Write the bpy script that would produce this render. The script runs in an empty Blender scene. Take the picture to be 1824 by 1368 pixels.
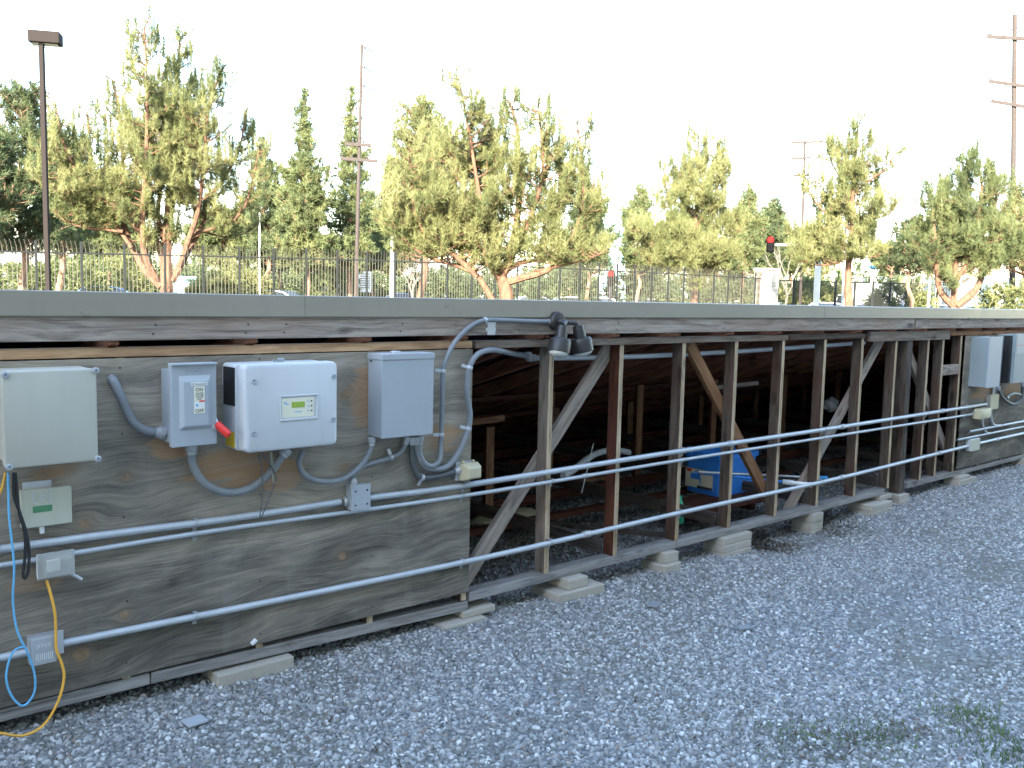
import bpy, math, random
import numpy as np
from mathutils import Vector, Matrix
S = bpy.context.scene
COL = S.collection
R = math.radians
rng = np.random.default_rng(7)
random.seed(7)

# ------------------------------------------------------------------ camera, sky, sun, exposure
FPX, CX, CY = 1600.0, 912.0, 684.0
EYE = Vector((0, -3.9, 1.79))
Xc = Vector((1868, 114, -FPX)).normalized()
_q = FPX * FPX / (1868 * .022 + 114)
Zc = Vector((.022 * _q, _q, FPX)).normalized()
Yc = Zc.cross(Xc)
RM = Matrix((Xc, Yc, Zc))            # camera axes -> world axes
cd = bpy.data.cameras.new('camera')
cam = bpy.data.objects.new('camera', cd); COL.objects.link(cam)
cam.matrix_world = Matrix.Translation(EYE) @ RM.to_4x4()
cd.sensor_fit = 'HORIZONTAL'; cd.sensor_width = 36; cd.lens = 36 * FPX / 1824
cd.clip_start = .05; cd.clip_end = 3000
S.camera = cam

SUN_DIR = Vector((-0.80, -0.62, 0)).normalized() * math.cos(R(24)) + Vector((0, 0, math.sin(R(24))))
w = bpy.data.worlds.new('World'); S.world = w; w.use_nodes = True
wn = w.node_tree.nodes; bgn = wn['Background']
sky = wn.new('ShaderNodeTexSky'); sky.sky_type = 'NISHITA'; sky.sun_disc = False
sky.sun_elevation = R(24); sky.sun_rotation = math.atan2(SUN_DIR.x, SUN_DIR.y)
sky.air_density = 1.1; sky.dust_density = .6; sky.ozone_density = .45
w.node_tree.links.new(sky.outputs[0], bgn.inputs[0]); bgn.inputs[1].default_value = .15
sl = bpy.data.lights.new('sun', 'SUN'); sl.energy = 4.2; sl.angle = R(.5); sl.color = (1, .90, .74)
so = bpy.data.objects.new('sun', sl); COL.objects.link(so)
so.rotation_euler = SUN_DIR.to_track_quat('Z', 'Y').to_euler(); so.location = (-20, -20, 30)
S.view_settings.view_transform = 'Standard'; S.view_settings.look = 'None'
S.view_settings.gamma = 1; S.view_settings.exposure = 3.15
S.cycles.max_bounces = 8; S.cycles.diffuse_bounces = 4

def ray(px, py): return RM @ Vector((px - CX, CY - py, -FPX))
def P(px, py, Y=0.0):                 # where the sight line of a photograph point meets the upright plane y = Y
    d = ray(px, py); return EYE + d * ((Y - EYE.y) / d.y)
def G(px, py, z=0.0):                 # ... meets the level plane z
    d = ray(px, py); return EYE + d * ((z - EYE.z) / d.z)
def far(px, dist):                    # ground position at a distance in a direction
    d = ray(px, 520); d.z = 0; d.normalize(); return EYE.x + d.x * dist, EYE.y + d.y * dist
def zat(px, py, x, y):                # height at a spot
    d = ray(px, py); t = math.hypot(x - EYE.x, y - EYE.y) / math.hypot(d.x, d.y); return EYE.z + d.z * t

# ------------------------------------------------------------------ node helpers
class NT:
    def __init__(s, name):
        s.m = bpy.data.materials.new(name); s.m.use_nodes = True
        s.t = s.m.node_tree; s.b = s.t.nodes['Principled BSDF']; s.out = s.t.nodes['Material Output']
    def put(s, inp, v):
        if isinstance(v, bpy.types.NodeSocket): s.t.links.new(v, inp)
        elif isinstance(v, (tuple, list)) and inp.type == 'RGBA' and len(v) == 3: inp.default_value = (*v, 1)
        else: inp.default_value = v
    def n(s, typ, props=None, out=0, **k):
        nd = s.t.nodes.new('ShaderNode' + typ)
        for a, b in (props or {}).items(): setattr(nd, a, b)
        for a, b in k.items():
            key = a.replace('_', ' ')
            if a[0] == 'i' and a[1:].isdigit(): s.put(nd.inputs[int(a[1:])], b)
            else: s.put(nd.inputs[key], b)
        return nd.outputs[out]
    def math(s, op, a, b=0.0, c=None, clamp=False):
        nd = s.t.nodes.new('ShaderNodeMath'); nd.operation = op; nd.use_clamp = clamp
        s.put(nd.inputs[0], a); s.put(nd.inputs[1], b)
        if c is not None: s.put(nd.inputs[2], c)
        return nd.outputs[0]
    def mix(s, f, a, b, mode='MIX'):
        nd = s.t.nodes.new('ShaderNodeMix'); nd.data_type = 'RGBA'; nd.blend_type = mode
        s.put(nd.inputs[0], f); s.put(nd.inputs[6], a); s.put(nd.inputs[7], b); return nd.outputs[2]
    def ramp(s, f, stops):
        nd = s.t.nodes.new('ShaderNodeValToRGB'); cr = nd.color_ramp
        while len(cr.elements) < len(stops): cr.elements.new(.5)
        for e, (p, c) in zip(cr.elements, stops):
            e.position = p; e.color = (*c, 1) if not isinstance(c, (int, float)) else (c, c, c, 1)
        s.put(nd.inputs[0], f); return nd.outputs[0]
    def noise(s, vec, scale, detail=3, rough=.55, dist=0.0, out=0):
        return s.n('TexNoise', None, out, Vector=vec, Scale=scale, Detail=detail, Roughness=rough, Distortion=dist)
    def obj(s, scale=(1, 1, 1), rnd=True, src='Object'):
        c = s.t.nodes.new('ShaderNodeTexCoord').outputs[src]
        if rnd:
            r = s.t.nodes.new('ShaderNodeObjectInfo').outputs['Random']
            r = s.math('MULTIPLY', r, 37.0)
            c = s.n('VectorMath', dict(operation='ADD'), 0, i0=c, i1=r)
        return s.n('Mapping', None, 0, Vector=c, Scale=scale)
    def bump(s, h, strength=.3, dist=.01):
        s.put(s.b.inputs['Normal'], s.n('Bump', None, 0, Height=h, Strength=strength, Distance=dist))
    def set(s, **k):
        for a, b in k.items(): s.put(s.b.inputs[a.replace('_', ' ')], b)
        return s.m

def plain(name, c, rough=.5, metal=0.0, var=.12, scale=8.0, bump=.05, spec=.5, streak=0.0):
    t = NT(name); v = t.obj()
    f = t.noise(v, scale, 5, .6)
    lo = tuple(x * (1 - var) for x in c); hi = tuple(min(1, x * (1 + var)) for x in c)
    dirt = t.noise(v, scale * .35, 3, .6)
    t.bump(t.noise(v, scale * 12, 2), bump, .002)
    t.put(t.b.inputs['Specular IOR Level'], spec)
    col = t.mix(t.ramp(dirt, [(.35, .0), (.7, .6)]), t.mix(f, lo, hi), tuple(x * .8 for x in c))
    if streak:
        sk = t.ramp(t.noise(t.n('Mapping', None, 0, Vector=v, Scale=(13, 13, 1.2)), 1.0, 4, .65), [(.5, 0.0), (.8, 1.0)])
        sp = t.ramp(t.noise(v, 70, 3, .7), [(.64, 0.0), (.72, 1.0)])
        col = t.mix(t.math('MULTIPLY', t.math('MAXIMUM', sk, sp), streak), col, tuple(x * .45 + .01 for x in c))
    return t.set(Base_Color=col, Roughness=t.math('ADD', t.math('MULTIPLY', f, .25), rough - .12), Metallic=metal)

def wood(name, dark, light, stain=None, stain_amt=.4, bumps=.5):
    t = NT(name)
    v = t.obj((1, 1, 1))
    st = t.n('Mapping', None, 0, Vector=v, Scale=(1.3, 16, 16))
    warp = t.noise(t.n('Mapping', None, 0, Vector=v, Scale=(2.2, 6, 6)), 1.0, 2, .5, 0, 1)
    stw = t.n('VectorMath', dict(operation='ADD'), 0, i0=st, i1=warp)
    g = t.noise(stw, 2.2, 7, .62, .6)
    wv = t.noise(t.n('Mapping', None, 0, Vector=stw, Scale=(.6, 3.2, 3.2)), 1.0, 3, .6, .3)
    fine = t.noise(t.n('Mapping', None, 0, Vector=v, Scale=(5, 220, 220)), 1.0, 3, .6)
    f = t.math('ADD', t.math('MULTIPLY', g, .6), t.math('ADD', t.math('MULTIPLY', wv, .25), t.math('MULTIPLY', fine, .25)))
    c = t.ramp(f, [(.42, dark), (.62, light)])
    # knots
    vk = t.n('Mapping', None, 0, Vector=t.n('VectorMath', dict(operation='ADD'), 0, i0=v, i1=t.n('VectorMath', dict(operation='SCALE'), 0, i0=warp, Scale=.02)), Scale=(2.6, 7, 7))
    kd = t.n('TexVoronoi', None, 0, Vector=vk, Scale=1.0, Randomness=1.0)
    k = t.ramp(kd, [(.11, 1.0), (.20, .0)])
    c = t.mix(t.math('MULTIPLY', k, .75), c, tuple(x * .45 for x in dark))
    if stain:
        sp = t.ramp(t.noise(t.n('Mapping', None, 0, Vector=v, Scale=(1.0, 3, 3)), 1.6, 3), [(.45, 0.0), (.66, 1.0)])
        c = t.mix(t.math('MULTIPLY', sp, stain_amt), c, stain)
    crack = t.ramp(t.noise(t.n('Mapping', None, 0, Vector=v, Scale=(1.5, 90, 90)), 1.0, 2), [(.28, 1.0), (.34, 0.0)])
    c = t.mix(t.math('MULTIPLY', crack, .55), c, tuple(x * .3 for x in dark))
    t.bump(t.math('ADD', f, t.math('MULTIPLY', crack, -.5)), bumps, .004)
    t.put(t.b.inputs['Specular IOR Level'], .2)
    return t.set(Base_Color=c, Roughness=.85)

M = {}
M['ledger'] = wood('weathered_ledger_wood', (.15, .12, .10), (.38, .32, .27), (.27, .18, .13), .5, .8)
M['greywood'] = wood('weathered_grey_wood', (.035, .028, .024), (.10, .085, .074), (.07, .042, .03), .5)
M['platewood'] = wood('weathered_plate_wood', (.12, .115, .11), (.30, .29, .28), (.2, .165, .145), .35)
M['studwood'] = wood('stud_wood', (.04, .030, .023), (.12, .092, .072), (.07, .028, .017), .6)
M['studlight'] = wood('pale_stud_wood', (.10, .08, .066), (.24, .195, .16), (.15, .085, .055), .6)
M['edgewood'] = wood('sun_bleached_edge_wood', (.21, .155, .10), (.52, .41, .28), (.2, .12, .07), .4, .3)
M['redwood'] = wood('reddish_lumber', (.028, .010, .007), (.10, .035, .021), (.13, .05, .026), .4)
M['rafterwood'] = wood('reddish_rafter_lumber', (.11, .042, .026), (.34, .145, .085), (.36, .18, .10), .4)
M['orangewood'] = wood('fresh_orange_lumber', (.15, .07, .034), (.32, .17, .09), (.12, .055, .03), .35)
M['pine'] = wood('fresh_pine_strip', (.34, .19, .10), (.62, .40, .235), (.19, .09, .05), .5, .35)

def plywood(name, knots, patches, darker=1.0):
    t = NT(name); v = t.obj(rnd=False)
    sx = t.n('SeparateXYZ', None, 0, Vector=v); sep = sx.node
    X, Z = sep.outputs[0], sep.outputs[2]
    bend = t.math('MULTIPLY', t.math('SUBTRACT', t.noise(t.n('Mapping', None, 0, Vector=v, Scale=(1.0, 1, 1.9)), 1.0, 2, .5), .5), .34)
    kmask = None; kring = None
    for (kx, kz, kr) in knots:
        dx = t.math('DIVIDE', t.math('SUBTRACT', X, kx), kr * 1.25); dz = t.math('DIVIDE', t.math('SUBTRACT', Z, kz), kr)
        d2 = t.math('ADD', t.math('MULTIPLY', dx, dx), t.math('MULTIPLY', dz, dz))
        pull = t.math('MULTIPLY', t.math('DIVIDE', dz, t.math('ADD', 1.0, t.math('MULTIPLY', d2, .6))), kr * 1.1)
        bend = t.math('SUBTRACT', bend, pull)
        wob = t.math('MULTIPLY', t.noise(v, 28, 2), .9)
        kk = t.ramp(t.math('ADD', d2, wob), [(.75, 1.0), (1.3, 0.0)])
        kmask = kk if kmask is None else t.math('MAXIMUM', kmask, kk)
        rr = t.ramp(t.math('MULTIPLY', d2, .2), [(.14, 1.0), (.9, 0.0)])
        kring = rr if kring is None else t.math('MAXIMUM', kring, rr)
    zz = t.math('ADD', t.math('SUBTRACT', Z, t.math('MULTIPLY', X, .05)), bend)
    vv = t.n('CombineXYZ', None, 0, X=X, Y=0.0, Z=zz)
    def band(sxx, szz, sc, det=5, di=.4): return t.noise(t.n('Mapping', None, 0, Vector=vv, Scale=(sxx, 1, szz)), sc, det, .6, di)
    broad = band(.9, 3.2, 1.6); mid = band(1.1, 9, 1.5, 4, .25); fine = band(4, 150, 1.0, 5); blot = t.noise(v, 2.4, 4, .6)
    lines = t.ramp(band(.5, 26, 1.0, 2, .2), [(.40, 1.0), (.50, 0.0)])
    f = t.math('ADD', t.math('MULTIPLY', broad, .58), t.math('ADD', t.math('MULTIPLY', mid, .23), t.math('MULTIPLY', fine, .30)))
    hi = t.math('MULTIPLY', t.math('SUBTRACT', Z, .62), .17)      # rain-washed lower half is more weathered
    hi = t.math('SUBTRACT', t.math('MINIMUM', t.math('MAXIMUM', hi, -.035), .06), .025)
    f = t.math('ADD', f, hi)
    D = darker
    c = t.ramp(f, [(.40, (.062 * D, .055 * D, .047 * D)), (.50, (.135 * D, .12 * D, .10 * D)), (.59, (.23 * D, .20 * D, .162 * D)), (.70, (.37 * D, .32 * D, .255 * D))])
    c = t.mix(t.math('MULTIPLY', lines, .14), c, (.06, .052, .046))
    warm = t.ramp(t.math('ADD', blot, t.math('MULTIPLY', hi, 1.5)), [(.48, 0.0), (.75, .35)])
    c = t.mix(warm, c, (.26, .215, .16))
    pm = None
    for (ax, az, arx, arz, s) in patches:
        dx = t.math('DIVIDE', t.math('SUBTRACT', X, ax), arx); dz = t.math('DIVIDE', t.math('SUBTRACT', Z, az), arz)
        d2 = t.math('ADD', t.math('MULTIPLY', dx, dx), t.math('MULTIPLY', dz, dz))
        q = t.ramp(t.math('ADD', d2, t.math('MULTIPLY', t.math('SUBTRACT', mid, .5), 4.5)), [(.45, s), (1.1, 0.0)])
        pm = q if pm is None else t.math('MAXIMUM', pm, q)
    orange = t.mix(fine, (.30, .15, .07), (.50, .32, .18))
    if pm is not None: c = t.mix(pm, c, orange)
    c = t.mix(t.math('MULTIPLY', kring, .35), c, (.2, .145, .1))
    c = t.mix(t.math('MULTIPLY', kmask, .8), c, t.mix(t.noise(v, 18, 3), (.09, .055, .035), (.42, .28, .17)))
    scr = t.ramp(t.noise(t.n('Mapping', None, 0, Vector=v, Scale=(60, 1, 120)), 1.0, 2), [(.72, 0.0), (.78, 1.0)])
    c = t.mix(t.math('MULTIPLY', scr, .4), c, (.5, .47, .42))
    wash = t.ramp(t.noise(t.n('Mapping', None, 0, Vector=v, Scale=(7, 1, .7)), 1.0, 4), [(.58, 0.0), (.75, .18)])
    c = t.mix(wash, c, (.34, .33, .31))
    t.bump(t.math('ADD', f, t.math('MULTIPLY', fine, .5)), .45, .004)
    t.put(t.b.inputs['Specular IOR Level'], .2)
    return t.set(Base_Color=c, Roughness=.88)

M['cap'] = plain('painted_metal_flashing', (.285, .252, .195), .30, 0, .05, 2.0, .04, .6, streak=.16)
M['galv'] = plain('galvanized_conduit', (.47, .50, .53), .42, .3, .12, 14, .08)
M['galvdark'] = plain('dull_galvanized_fitting', (.45, .46, .47), .45, .5, .15, 20, .1)
M['greybox'] = plain('grey_enamel', (.37, .40, .43), .42, 0, .05, 4, .03, streak=.14)
M['greybox2'] = plain('blue_grey_enamel', (.26, .305, .325), .42, 0, .06, 4, .03, streak=.14)
M['cream'] = plain('cream_plastic', (.44, .425, .36), .5, 0, .04, 3, .02, streak=.14)
M['creamlight'] = plain('pale_cream_plastic', (.50, .50, .40), .5, 0, .04, 6, .02, streak=.14)
M['beige'] = plain('yellowed_beige_plastic', (.50, .45, .30), .5, 0, .15, 9, .05)
M['white'] = plain('white_powder_coat', (.54, .56, .58), .45, 0, .03, 3, .02, streak=.14)
M['offwhite'] = plain('white_label', (.78, .78, .74), .6, 0, .03, 10, .01)
M['labelcream'] = plain('cream_label', (.76, .73, .58), .6, 0, .03, 10, .01)
M['black'] = plain('black_plastic', (.018, .018, .02), .5, 0, .2, 8, .03)
M['signal'] = plain('black_signal_housing', (.007, .007, .008), .8, 0, .1, 2, 0, .02)
M['ink'] = plain('dark_ink', (.05, .05, .06), .7, 0, .1, 8, .0)
M['bronze'] = plain('dark_bronze_lamp_paint', (.026, .023, .021), .42, 0, .12, 8, .06)
M['red'] = plain('red_handle_plastic', (.72, .035, .03), .4, 0, .08, 10, .02)
M['yellow'] = plain('yellow_warning_label', (.66, .44, .03), .6, 0, .05, 12, .0)
M['lcd'] = plain('green_display', (.30, .42, .06), .3, 0, .05, 12, .0)
M['lcd2'] = plain('dark_green_display', (.08, .24, .12), .3, 0, .05, 12, .0)
M['bluecable'] = plain('blue_cable_jacket', (.12, .40, .66), .45, 0, .1, 20, .02)
M['yellowcable'] = plain('yellow_cable_jacket', (.74, .38, .05), .45, 0, .1, 20, .02)
M['steel'] = plain('bright_steel', (.6, .6, .6), .3, .8, .1, 20, .05)
M['bluebin'] = plain('blue_plastic', (.05, .29, .9), .4, 0, .06, 5, .03)
M['bluegrip'] = plain('light_blue_grip', (.05, .34, .72), .45, 0, .06, 8, .03)
M['whiteplastic'] = plain('white_plastic', (.72, .74, .74), .4, 0, .05, 8, .03)
M['green'] = plain('green_bottle_plastic', (.05, .5, .28), .35, 0, .1, 8, .03)
M['fence'] = plain('dark_green_fence_paint', (.022, .024, .023), .7, 0, .2, 2, .05, .15)
M['picket'] = plain('weathered_fence_pickets', (.085, .078, .066), .6, 0, .2, 2, .05, .2)
M['lamppole'] = plain('brown_lamp_pole_paint', (.022, .018, .017), .8, 0, .12, 1.5, .05, .08)
M['polewood'] = wood('utility_pole_wood', (.025, .021, .019), (.06, .05, .046), (.045, .03, .024), .4)
M['whitepole'] = plain('pale_pole_paint', (.55, .55, .52), .5, 0, .1, 1, .05)
M['insul'] = plain('porcelain_insulator', (.05, .045, .045), .3, 0, .1, 5, .0)
M['wire'] = plain('aluminium_wire', (.05, .055, .06), .5, 0, .1, 1, .0)
M['solar'] = plain('solar_cell_glass', (.012, .018, .045), .12, 0, .2, 6, .0)
M['tyre'] = plain('tyre_rubber', (.03, .03, .03), .8)
M['carglass'] = plain('dark_car_glass', (.03, .04, .05), .08, 0, .1, 1, 0)
M['rawredglow'] = None
t_ = NT('lit_red_signal'); t_.set(Base_Color=(.3, .004, .004), Specular_IOR_Level=.05, Emission_Color=(1, .02, .015, 1), Emission_Strength=.16); M['redlit'] = t_.m
t_ = NT('clear_cover_plastic'); t_.set(Base_Color=(.42, .42, .38), Roughness=.2, Alpha=.38); M['clear'] = t_.m
t_ = NT('lamp_lens_glass'); t_.bump(t_.noise(t_.obj(), 90, 1), .5, .003); t_.set(Base_Color=(.62, .62, .56), Roughness=.18); M['lens'] = t_.m
# ribbed flexible conduit
t_ = NT('grey_flexible_conduit'); t_.set(Base_Color=t_.mix(t_.noise(t_.obj(), 9, 4), (.15, .165, .175), (.25, .265, .285)), Roughness=.5); M['flex'] = t_.m
t_ = NT('dark_flexible_conduit'); t_.set(Base_Color=t_.mix(t_.noise(t_.obj(), 9, 4), (.06, .066, .07), (.10, .108, .115)), Roughness=.5); M['flexdark'] = t_.m
t_ = NT('olive_flexible_conduit'); t_.set(Base_Color=t_.mix(t_.noise(t_.obj(), 9, 4), (.25, .27, .23), (.36, .38, .33)), Roughness=.5); M['flexolive'] = t_.m
t_ = NT('concrete_paver'); v_ = t_.obj(); n_ = t_.noise(v_, 60, 4, .7)
t_.bump(n_, .5, .004); t_.set(Base_Color=t_.mix(t_.noise(v_, 5, 4), t_.mix(n_, (.23, .205, .165), (.36, .33, .28)), t_.mix(n_, (.33, .30, .255), (.50, .46, .40))), Roughness=.92); M['concrete'] = t_.m
t_ = NT('stucco_wall'); v_ = t_.obj(rnd=False); t_.bump(t_.noise(v_, 30, 4), .3, .01); t_.set(Base_Color=t_.mix(t_.noise(v_, .6, 4), (.42, .40, .36), (.52, .5, .46)), Roughness=.95); M['stucco'] = t_.m
M['bwhite'] = plain('white_building_paint', (.68, .68, .66), .8, 0, .06, .3, .05)
M['btan'] = plain('tan_building_stucco', (.36, .29, .2), .9, 0, .12, .4, .1)
M['bglass'] = plain('office_window_glass', (.09, .12, .14), .15, 0, .3, .3, 0)
M['bteal'] = plain('teal_curtain_glass', (.20, .42, .44), .2, 0, .2, .2, 0)
M['asphalt'] = plain('asphalt', (.055, .055, .055), .9, 0, .2, 3, .2)
def bark(name, a, b):
    t = NT(name); v = t.obj((6, 6, 2)); f = t.noise(v, 1.6, 6, .65, .8)
    t.bump(f, .8, .03); t.put(t.b.inputs['Specular IOR Level'], .15)
    return t.set(Base_Color=t.ramp(f, [(.35, a), (.65, b)]), Roughness=.9)
M['barkred'] = bark('orange_pine_bark', (.07, .042, .03), (.19, .105, .065))
M['barkbrown'] = bark('brown_pine_bark', (.12, .075, .05), (.32, .2, .13))
M['barkpale'] = bark('pale_smooth_bark', (.10, .09, .075), (.2, .18, .15))
def leaf(name, a, b, c, trans=.25):
    t = NT(name); v = t.obj(rnd=True)
    n1 = t.noise(v, .9, 3, .6); n2 = t.noise(v, 6, 2)
    col = t.ramp(t.math('ADD', t.math('MULTIPLY', n1, .7), t.math('MULTIPLY', n2, .3)), [(.36, a), (.5, b), (.64, c)])
    t.put(t.b.inputs['Specular IOR Level'], .2); t.set(Base_Color=col, Roughness=.65)
    tr = t.n('BsdfTranslucent', None, 0, Color=t.mix(.5, col, (.16, .2, .04)))
    t.put(t.out.inputs[0], t.n('MixShader', None, 0, i0=trans, i1=t.b.outputs[0], i2=tr))
    return t.m
M['leafyel'] = leaf('yellow_green_needles', (.09, .11, .045), (.17, .18, .075), (.26, .26, .12), .35)
M['leafmid'] = leaf('mid_green_needles', (.06, .08, .038), (.115, .14, .06), (.19, .205, .09), .32)
M['leafdark'] = leaf('deep_green_needles', (.04, .058, .03), (.07, .095, .045), (.12, .14, .065), .28)
M['grass'] = leaf('grass_blades', (.02, .05, .015), (.035, .08, .02), (.06, .10, .03), .3)
M['weed'] = leaf('weed_leaves', (.06, .09, .04), (.10, .14, .065), (.14, .18, .08), .3)
M['litter'] = leaf('dry_leaf_litter', (.035, .026, .018), (.075, .052, .034), (.13, .095, .062), .1)

# ------------------------------------------------------------------ mesh helpers
WLOC = {}
class MB:
    def __init__(s): s.v = []; s.f = []
    def add(s, vs, fs):
        o = len(s.v); s.v += [tuple(p) for p in vs]; s.f += [tuple(i + o for i in f) for f in fs]; return s
    def box(s, a, b):
        (x0, y0, z0), (x1, y1, z1) = a, b
        x0, x1 = sorted((x0, x1)); y0, y1 = sorted((y0, y1)); z0, z1 = sorted((z0, z1))
        return s.add([(x0, y0, z0), (x1, y0, z0), (x1, y1, z0), (x0, y1, z0), (x0, y0, z1), (x1, y0, z1), (x1, y1, z1), (x0, y1, z1)],
                     [(3, 2, 1, 0), (4, 5, 6, 7), (0, 1, 5, 4), (1, 2, 6, 5), (2, 3, 7, 6), (3, 0, 4, 7)])
    def bar(s, a, b, wd, th, up=(0, 0, 1)):
        a, b = Vector(a), Vector(b); d = (b - a).normalized(); u = Vector(up); y = u.cross(d).normalized(); u = d.cross(y)
        vs = []
        for p in (a, b):
            for i, j in ((-1, -1), (1, -1), (1, 1), (-1, 1)): vs.append(p + y * i * th / 2 + u * j * wd / 2)
        return s.add(vs, [(0, 3, 2, 1), (4, 5, 6, 7), (0, 1, 5, 4), (1, 2, 6, 5), (2, 3, 7, 6), (3, 0, 4, 7)])
    def tube(s, pts, r, n=10, cap=True, ribs=0.0):
        pts = [Vector(p) for p in pts]; m = len(pts); rs = r if isinstance(r, (list, tuple)) else [r] * m
        o = len(s.v); prev = None
        for i, p in enumerate(pts):
            d = (pts[min(i + 1, m - 1)] - pts[max(i - 1, 0)])
            if d.length < 1e-9: d = Vector((0, 0, 1))
            d.normalize()
            if prev is None:
                a = Vector((0, 0, 1)) if abs(d.z) < .9 else Vector((1, 0, 0)); u = d.cross(a).normalized()
            else:
                u = prev - d * prev.dot(d)
                u = u.normalized() if u.length > 1e-6 else d.orthogonal().normalized()
            prev = u; w_ = d.cross(u); rr = rs[i]
            if ribs and i % 2: rr -= ribs
            for k in range(n):
                a = 2 * math.pi * k / n; s.v.append(tuple(p + (u * math.cos(a) + w_ * math.sin(a)) * rr))
        for i in range(m - 1):
            for k in range(n):
                k2 = (k + 1) % n; s.f.append((o + i * n + k, o + i * n + k2, o + (i + 1) * n + k2, o + (i + 1) * n + k))
        if cap: s.f.append(tuple(o + k for k in range(n))[::-1]); s.f.append(tuple(o + (m - 1) * n + k for k in range(n)))
        return s
    def lathe(s, prof, origin, axis, n=20):
        ax = Vector(axis).normalized(); u = ax.orthogonal().normalized(); w_ = ax.cross(u); o = len(s.v); O = Vector(origin)
        for (r, h) in prof:
            for k in range(n):
                a = 2 * math.pi * k / n; s.v.append(tuple(O + ax * h + (u * math.cos(a) + w_ * math.sin(a)) * max(r, 1e-4)))
        for i in range(len(prof) - 1):
            for k in range(n):
                k2 = (k + 1) % n; s.f.append((o + i * n + k, o + i * n + k2, o + (i + 1) * n + k2, o + (i + 1) * n + k))
        s.f.append(tuple(o + k for k in range(n))[::-1]); s.f.append(tuple(o + (len(prof) - 1) * n + k for k in range(n)))
        return s
    def rbox(s, x0, x1, z0, z1, y0, y1, r, n=5, rf=.012):      # box with rounded corners seen from the front (-Y) and a rounded front rim
        def ring(ins, y):
            o = []
            for cx_, cz_, a0 in ((x1 - r, z1 - r, 0), (x0 + r, z1 - r, 90), (x0 + r, z0 + r, 180), (x1 - r, z0 + r, 270)):
                for k in range(n + 1):
                    a = R(a0 + 90 * k / n); o.append((cx_ + math.cos(a) * (r - ins), y, cz_ + math.sin(a) * (r - ins)))
            return o
        rings = [ring(0, y1), ring(0, y0 + rf), ring(rf * .3, y0 + rf * .3), ring(rf, y0)]
        m = len(rings[0]); vs = sum(rings, []); fs = []
        for i in range(3):
            for k in range(m): k2 = (k + 1) % m; fs.append((i * m + k, i * m + k2, (i + 1) * m + k2, (i + 1) * m + k))
        fs.append(tuple(range(m))[::-1]); fs.append(tuple(3 * m + k for k in range(m)))
        return s.add(vs, fs)

def tag(o, label=None, cat=None, group=None, kind=None):
    if label: o['label'] = label
    if cat: o['category'] = cat
    if group: o['group'] = group
    if kind: o['kind'] = kind
    return o
def thing(name, loc, label, cat, group=None):
    o = bpy.data.objects.new(name, None); COL.objects.link(o); o.location = loc; o.empty_display_size = .1
    WLOC[o] = Vector(loc); return tag(o, label, cat, group)
def link(name, me, mat, parent=None, org=None):
    o = bpy.data.objects.new(name, me); COL.objects.link(o)
    org = Vector(org) if org is not None else (WLOC[parent] if parent else Vector((0, 0, 0)))
    WLOC[o] = org
    if parent: o.parent = parent; o.location = org - WLOC[parent]
    else: o.location = org
    if mat: me.materials.append(mat)
    return o
def obj(name, mb, mat, parent=None, org=None, smooth=False, bevel=0.0):
    me = bpy.data.meshes.new(name)
    base = Vector(org) if org is not None else (WLOC[parent] if parent else Vector((0, 0, 0)))
    me.from_pydata([(a - base.x, b - base.y, c - base.z) for a, b, c in mb.v], [], mb.f)
    o = link(name, me, mat, parent, base)
    if smooth: me.shade_auto_smooth if False else me.polygons.foreach_set('use_smooth', [True] * len(me.polygons))
    if smooth: 
        me.set_sharp_from_angle(angle=R(40))
    if bevel:
        b = o.modifiers.new('bevel', 'BEVEL'); b.width = bevel; b.segments = 2; b.limit_method = 'ANGLE'
    return o
def board(name, a, b, wd, th, mat, parent, up=(0, 0, 1), edge=None):
    """a board with its grain along its length: wd along 'up', th across"""
    a, b = Vector(a), Vector(b); L = (b - a).length; d = (b - a) / L
    y = Vector(up).cross(d).normalized(); u = d.cross(y)
    me = bpy.data.meshes.new(name); vs = []; fs = []
    n = max(2, int(L / .5) + 1); j = .0012
    for i in range(n):
        x = L * i / (n - 1)
        oy, oz = random.uniform(-j, j), random.uniform(-j, j)
        for p, q in ((-1, -1), (1, -1), (1, 1), (-1, 1)): vs.append((x, p * th / 2 + oy, q * wd / 2 + oz))
    for i in range(n - 1):
        for k in range(4): k2 = (k + 1) % 4; fs.append((4 * i + k, 4 * i + k2, 4 * i + 4 + k2, 4 * i + 4 + k))
    fs.append((3, 2, 1, 0)); m = 4 * (n - 1); fs.append((m, m + 1, m + 2, m + 3))
    me.from_pydata(vs, [], fs)
    o = bpy.data.objects.new(name, me); COL.objects.link(o); o.parent = parent
    o.matrix_local = Matrix.Translation(a - (WLOC[parent] if parent else Vector())) @ Matrix((d, y, u)).transposed().to_4x4()
    WLOC[o] = a
    me.materials.append(mat)
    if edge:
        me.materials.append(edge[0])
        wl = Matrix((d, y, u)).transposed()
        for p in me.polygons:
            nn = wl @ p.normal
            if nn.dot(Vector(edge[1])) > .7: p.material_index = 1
    bv = o.modifiers.new('bevel', 'BEVEL'); bv.width = .0022; bv.segments = 1; bv.limit_method = 'ANGLE'
    return o
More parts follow.
